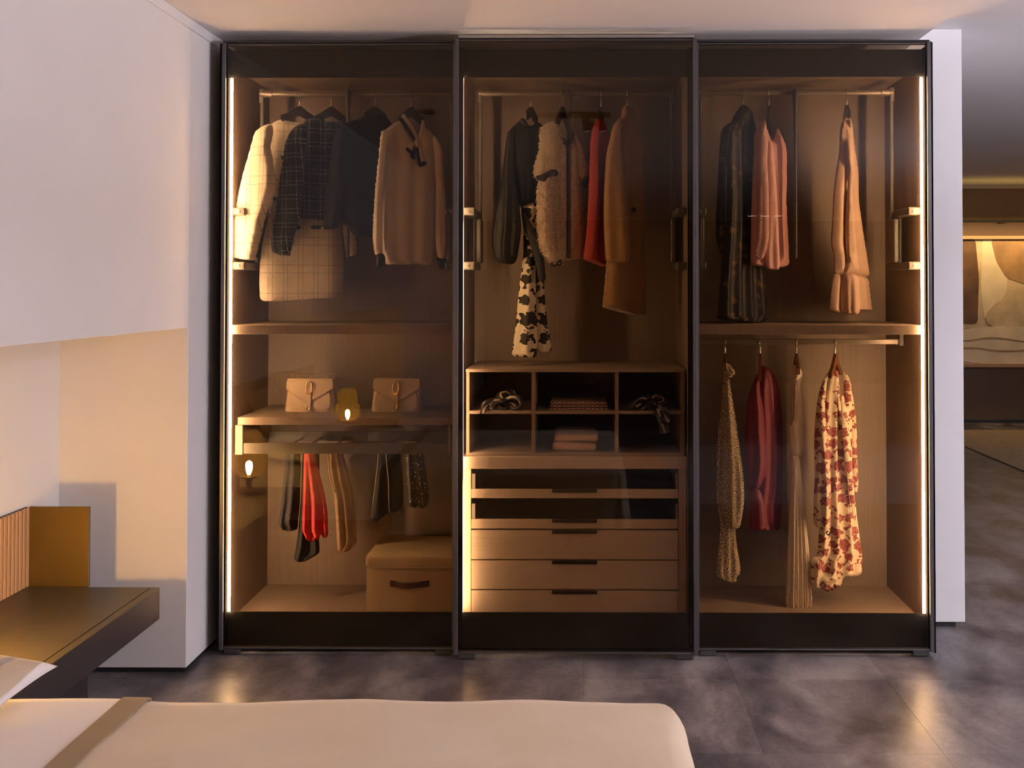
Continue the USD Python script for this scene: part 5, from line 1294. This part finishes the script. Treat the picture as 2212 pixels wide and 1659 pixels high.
shape('painted_field', [(4.25, 2.16), (4.62, 2.16), (4.66, 1.7), (4.64, 1.16), (4.25, 1.17)], 'canvas_brown', 0, 'dark brown painted field')
shape('painted_field', [(4.70, 2.16), (5.02, 2.16), (5.0, 1.8), (4.98, 1.52), (4.72, 1.2), (4.68, 1.6)], 'canvas_cream', 0, 'pale painted field')
shape('painted_field', [(4.80, 2.16), (4.86, 1.9), (4.98, 1.7), (5.3, 1.6), (5.99, 1.7), (5.99, 2.16)], 'canvas_ochre', 1, 'ochre painted field')
shape('painted_form', [(4.72, 1.24), (4.80, 1.36), (4.90, 1.44), (5.1, 1.47), (5.5, 1.43), (5.99, 1.27), (5.99, 1.1), (4.9, 1.11), (4.76, 1.15)], 'canvas_sand', 3, 'sand-coloured painted hill')
shape('painted_form', [(4.25, 1.04), (4.5, 1.10), (4.8, 1.14), (5.2, 1.12), (5.99, 1.2), (5.99, .70), (4.25, .70)], 'canvas_cream', 4, 'pale painted ground')
shape('painted_line', [(4.25, 1.0), (4.5, .96), (4.78, 1.02), (5.2, .96), (5.2, .945), (4.78, 1.0), (4.5, .945), (4.25, .985)], 'canvas_ochre', 5, 'thin painted line')
shape('painted_line', [(4.25, .86), (4.6, .90), (4.9, .84), (5.4, .88), (5.4, .865), (4.9, .82), (4.6, .885), (4.25, .845)], 'canvas_ochre', 5, 'thin painted line')
part('frame', box(4.2, 5.99, 7.22, 7.298, 2.155, 2.195, .003), 'slat_oak', g)
part('frame', box(4.2, 5.99, 7.22, 7.298, .655, .70, .003), 'slat_oak', g)
g = thing('picture_light', 'slim warm picture light above the sepia painting', 'lamp', (5.0, 7.1, 2.33))
part('housing', box(4.0, 5.98, 6.90, 6.99, 2.335, 2.36, .003), 'spot_black', g)
part('bracket', box(4.9, 4.94, 6.98, 7.298, 2.34, 2.355), 'spot_black', g)
solo('rug', 'pale jute rug with a straight left edge on the passage floor', 'rug', box(3.8, 5.95, 2.0, 6.62, .0005, .014, .003), 'rug_jute')
solo('rug', 'grey abstract patterned rug behind the viewer, mirrored in the glass doors', 'rug', box(.75, 4.2, -5.6, -2.9, .0005, .012, .003), 'rug_abstract')

# ================================================================== ceiling lamps, seen mirrored in the glass
def spot_track(label, x0, x1, y, heads):
    g = thing('track_light', label, 'lamp', ((x0 + x1) / 2, y, C1))
    part('track', box(x0, x1, y - .02, y + .02, C1 - .03, C1 - .0005, .002), 'spot_black', g)
    for x in heads:
        part('spot_head', tube([[x, y, C1 - .03], [x + .01, y - .02, C1 - .11]], .026, 16), 'spot_black', g, smooth=40)
        part('spot_lens', tube([[x + .010, y - .02, C1 - .1105], [x + .0103, y - .0205, C1 - .1125]], .018, 16), 'spot_lens', g)


def downlight(label, x, y, m, r=.055, group=None):
    g = thing('downlight', label, 'lamp', (x, y, C1), group)
    part('ring', lathe([[r * .75, 0], [r, 0], [r, .006], [r * .75, .004]], (x, y, C1 - .0065), 32), 'track_alu', g, smooth=40)
    part('lens', lathe([[0, 0], [r * .74, 0], [r * .74, .003], [0, .003]], (x, y, C1 - .0045), 32), m, g)


spot_track('black spotlight track on the ceiling above the viewer', -.28, .18, -2.05, (.02, .12))
downlight('downlight in the ceiling towards the left wall', -.98, -1.9, 'spot_black', .08)
downlight('downlight in the ceiling behind the spotlight track', .09, -2.45, 'spot_black', .09)
for x, w_ in ((2.62, 'left'), (2.83, 'middle'), (3.02, 'right')):
    downlight(f'lit warm downlight far behind the viewer, {w_} one of three mirrored in the right door', x, -10.8, 'spot_lens', .11, 'lit downlights far behind the viewer')

g = thing('floor_lamp', 'added uplighter floor lamp right of the frame, brightens the ceiling', 'lamp', (4.5, -2.9, 0))  # added body for the ceiling fill light, outside the frame
part('base', lathe([[0, 0], [.15, 0], [.15, .015], [.02, .025], [0, .025]], (4.5, -2.9, .0005), 32), 'spot_black', g, smooth=40)
part('pole', tube([[4.5, -2.9, .02], [4.5, -2.9, 1.74]], .014, 14), 'spot_black', g, smooth=40)
part('bowl', lathe([[.02, 1.72], [.12, 1.76], [.19, 1.85], [.186, 1.85], [.118, 1.77], [0, 1.735]], (4.5, -2.9, 0), 40), 'track_alu', g, smooth=40)
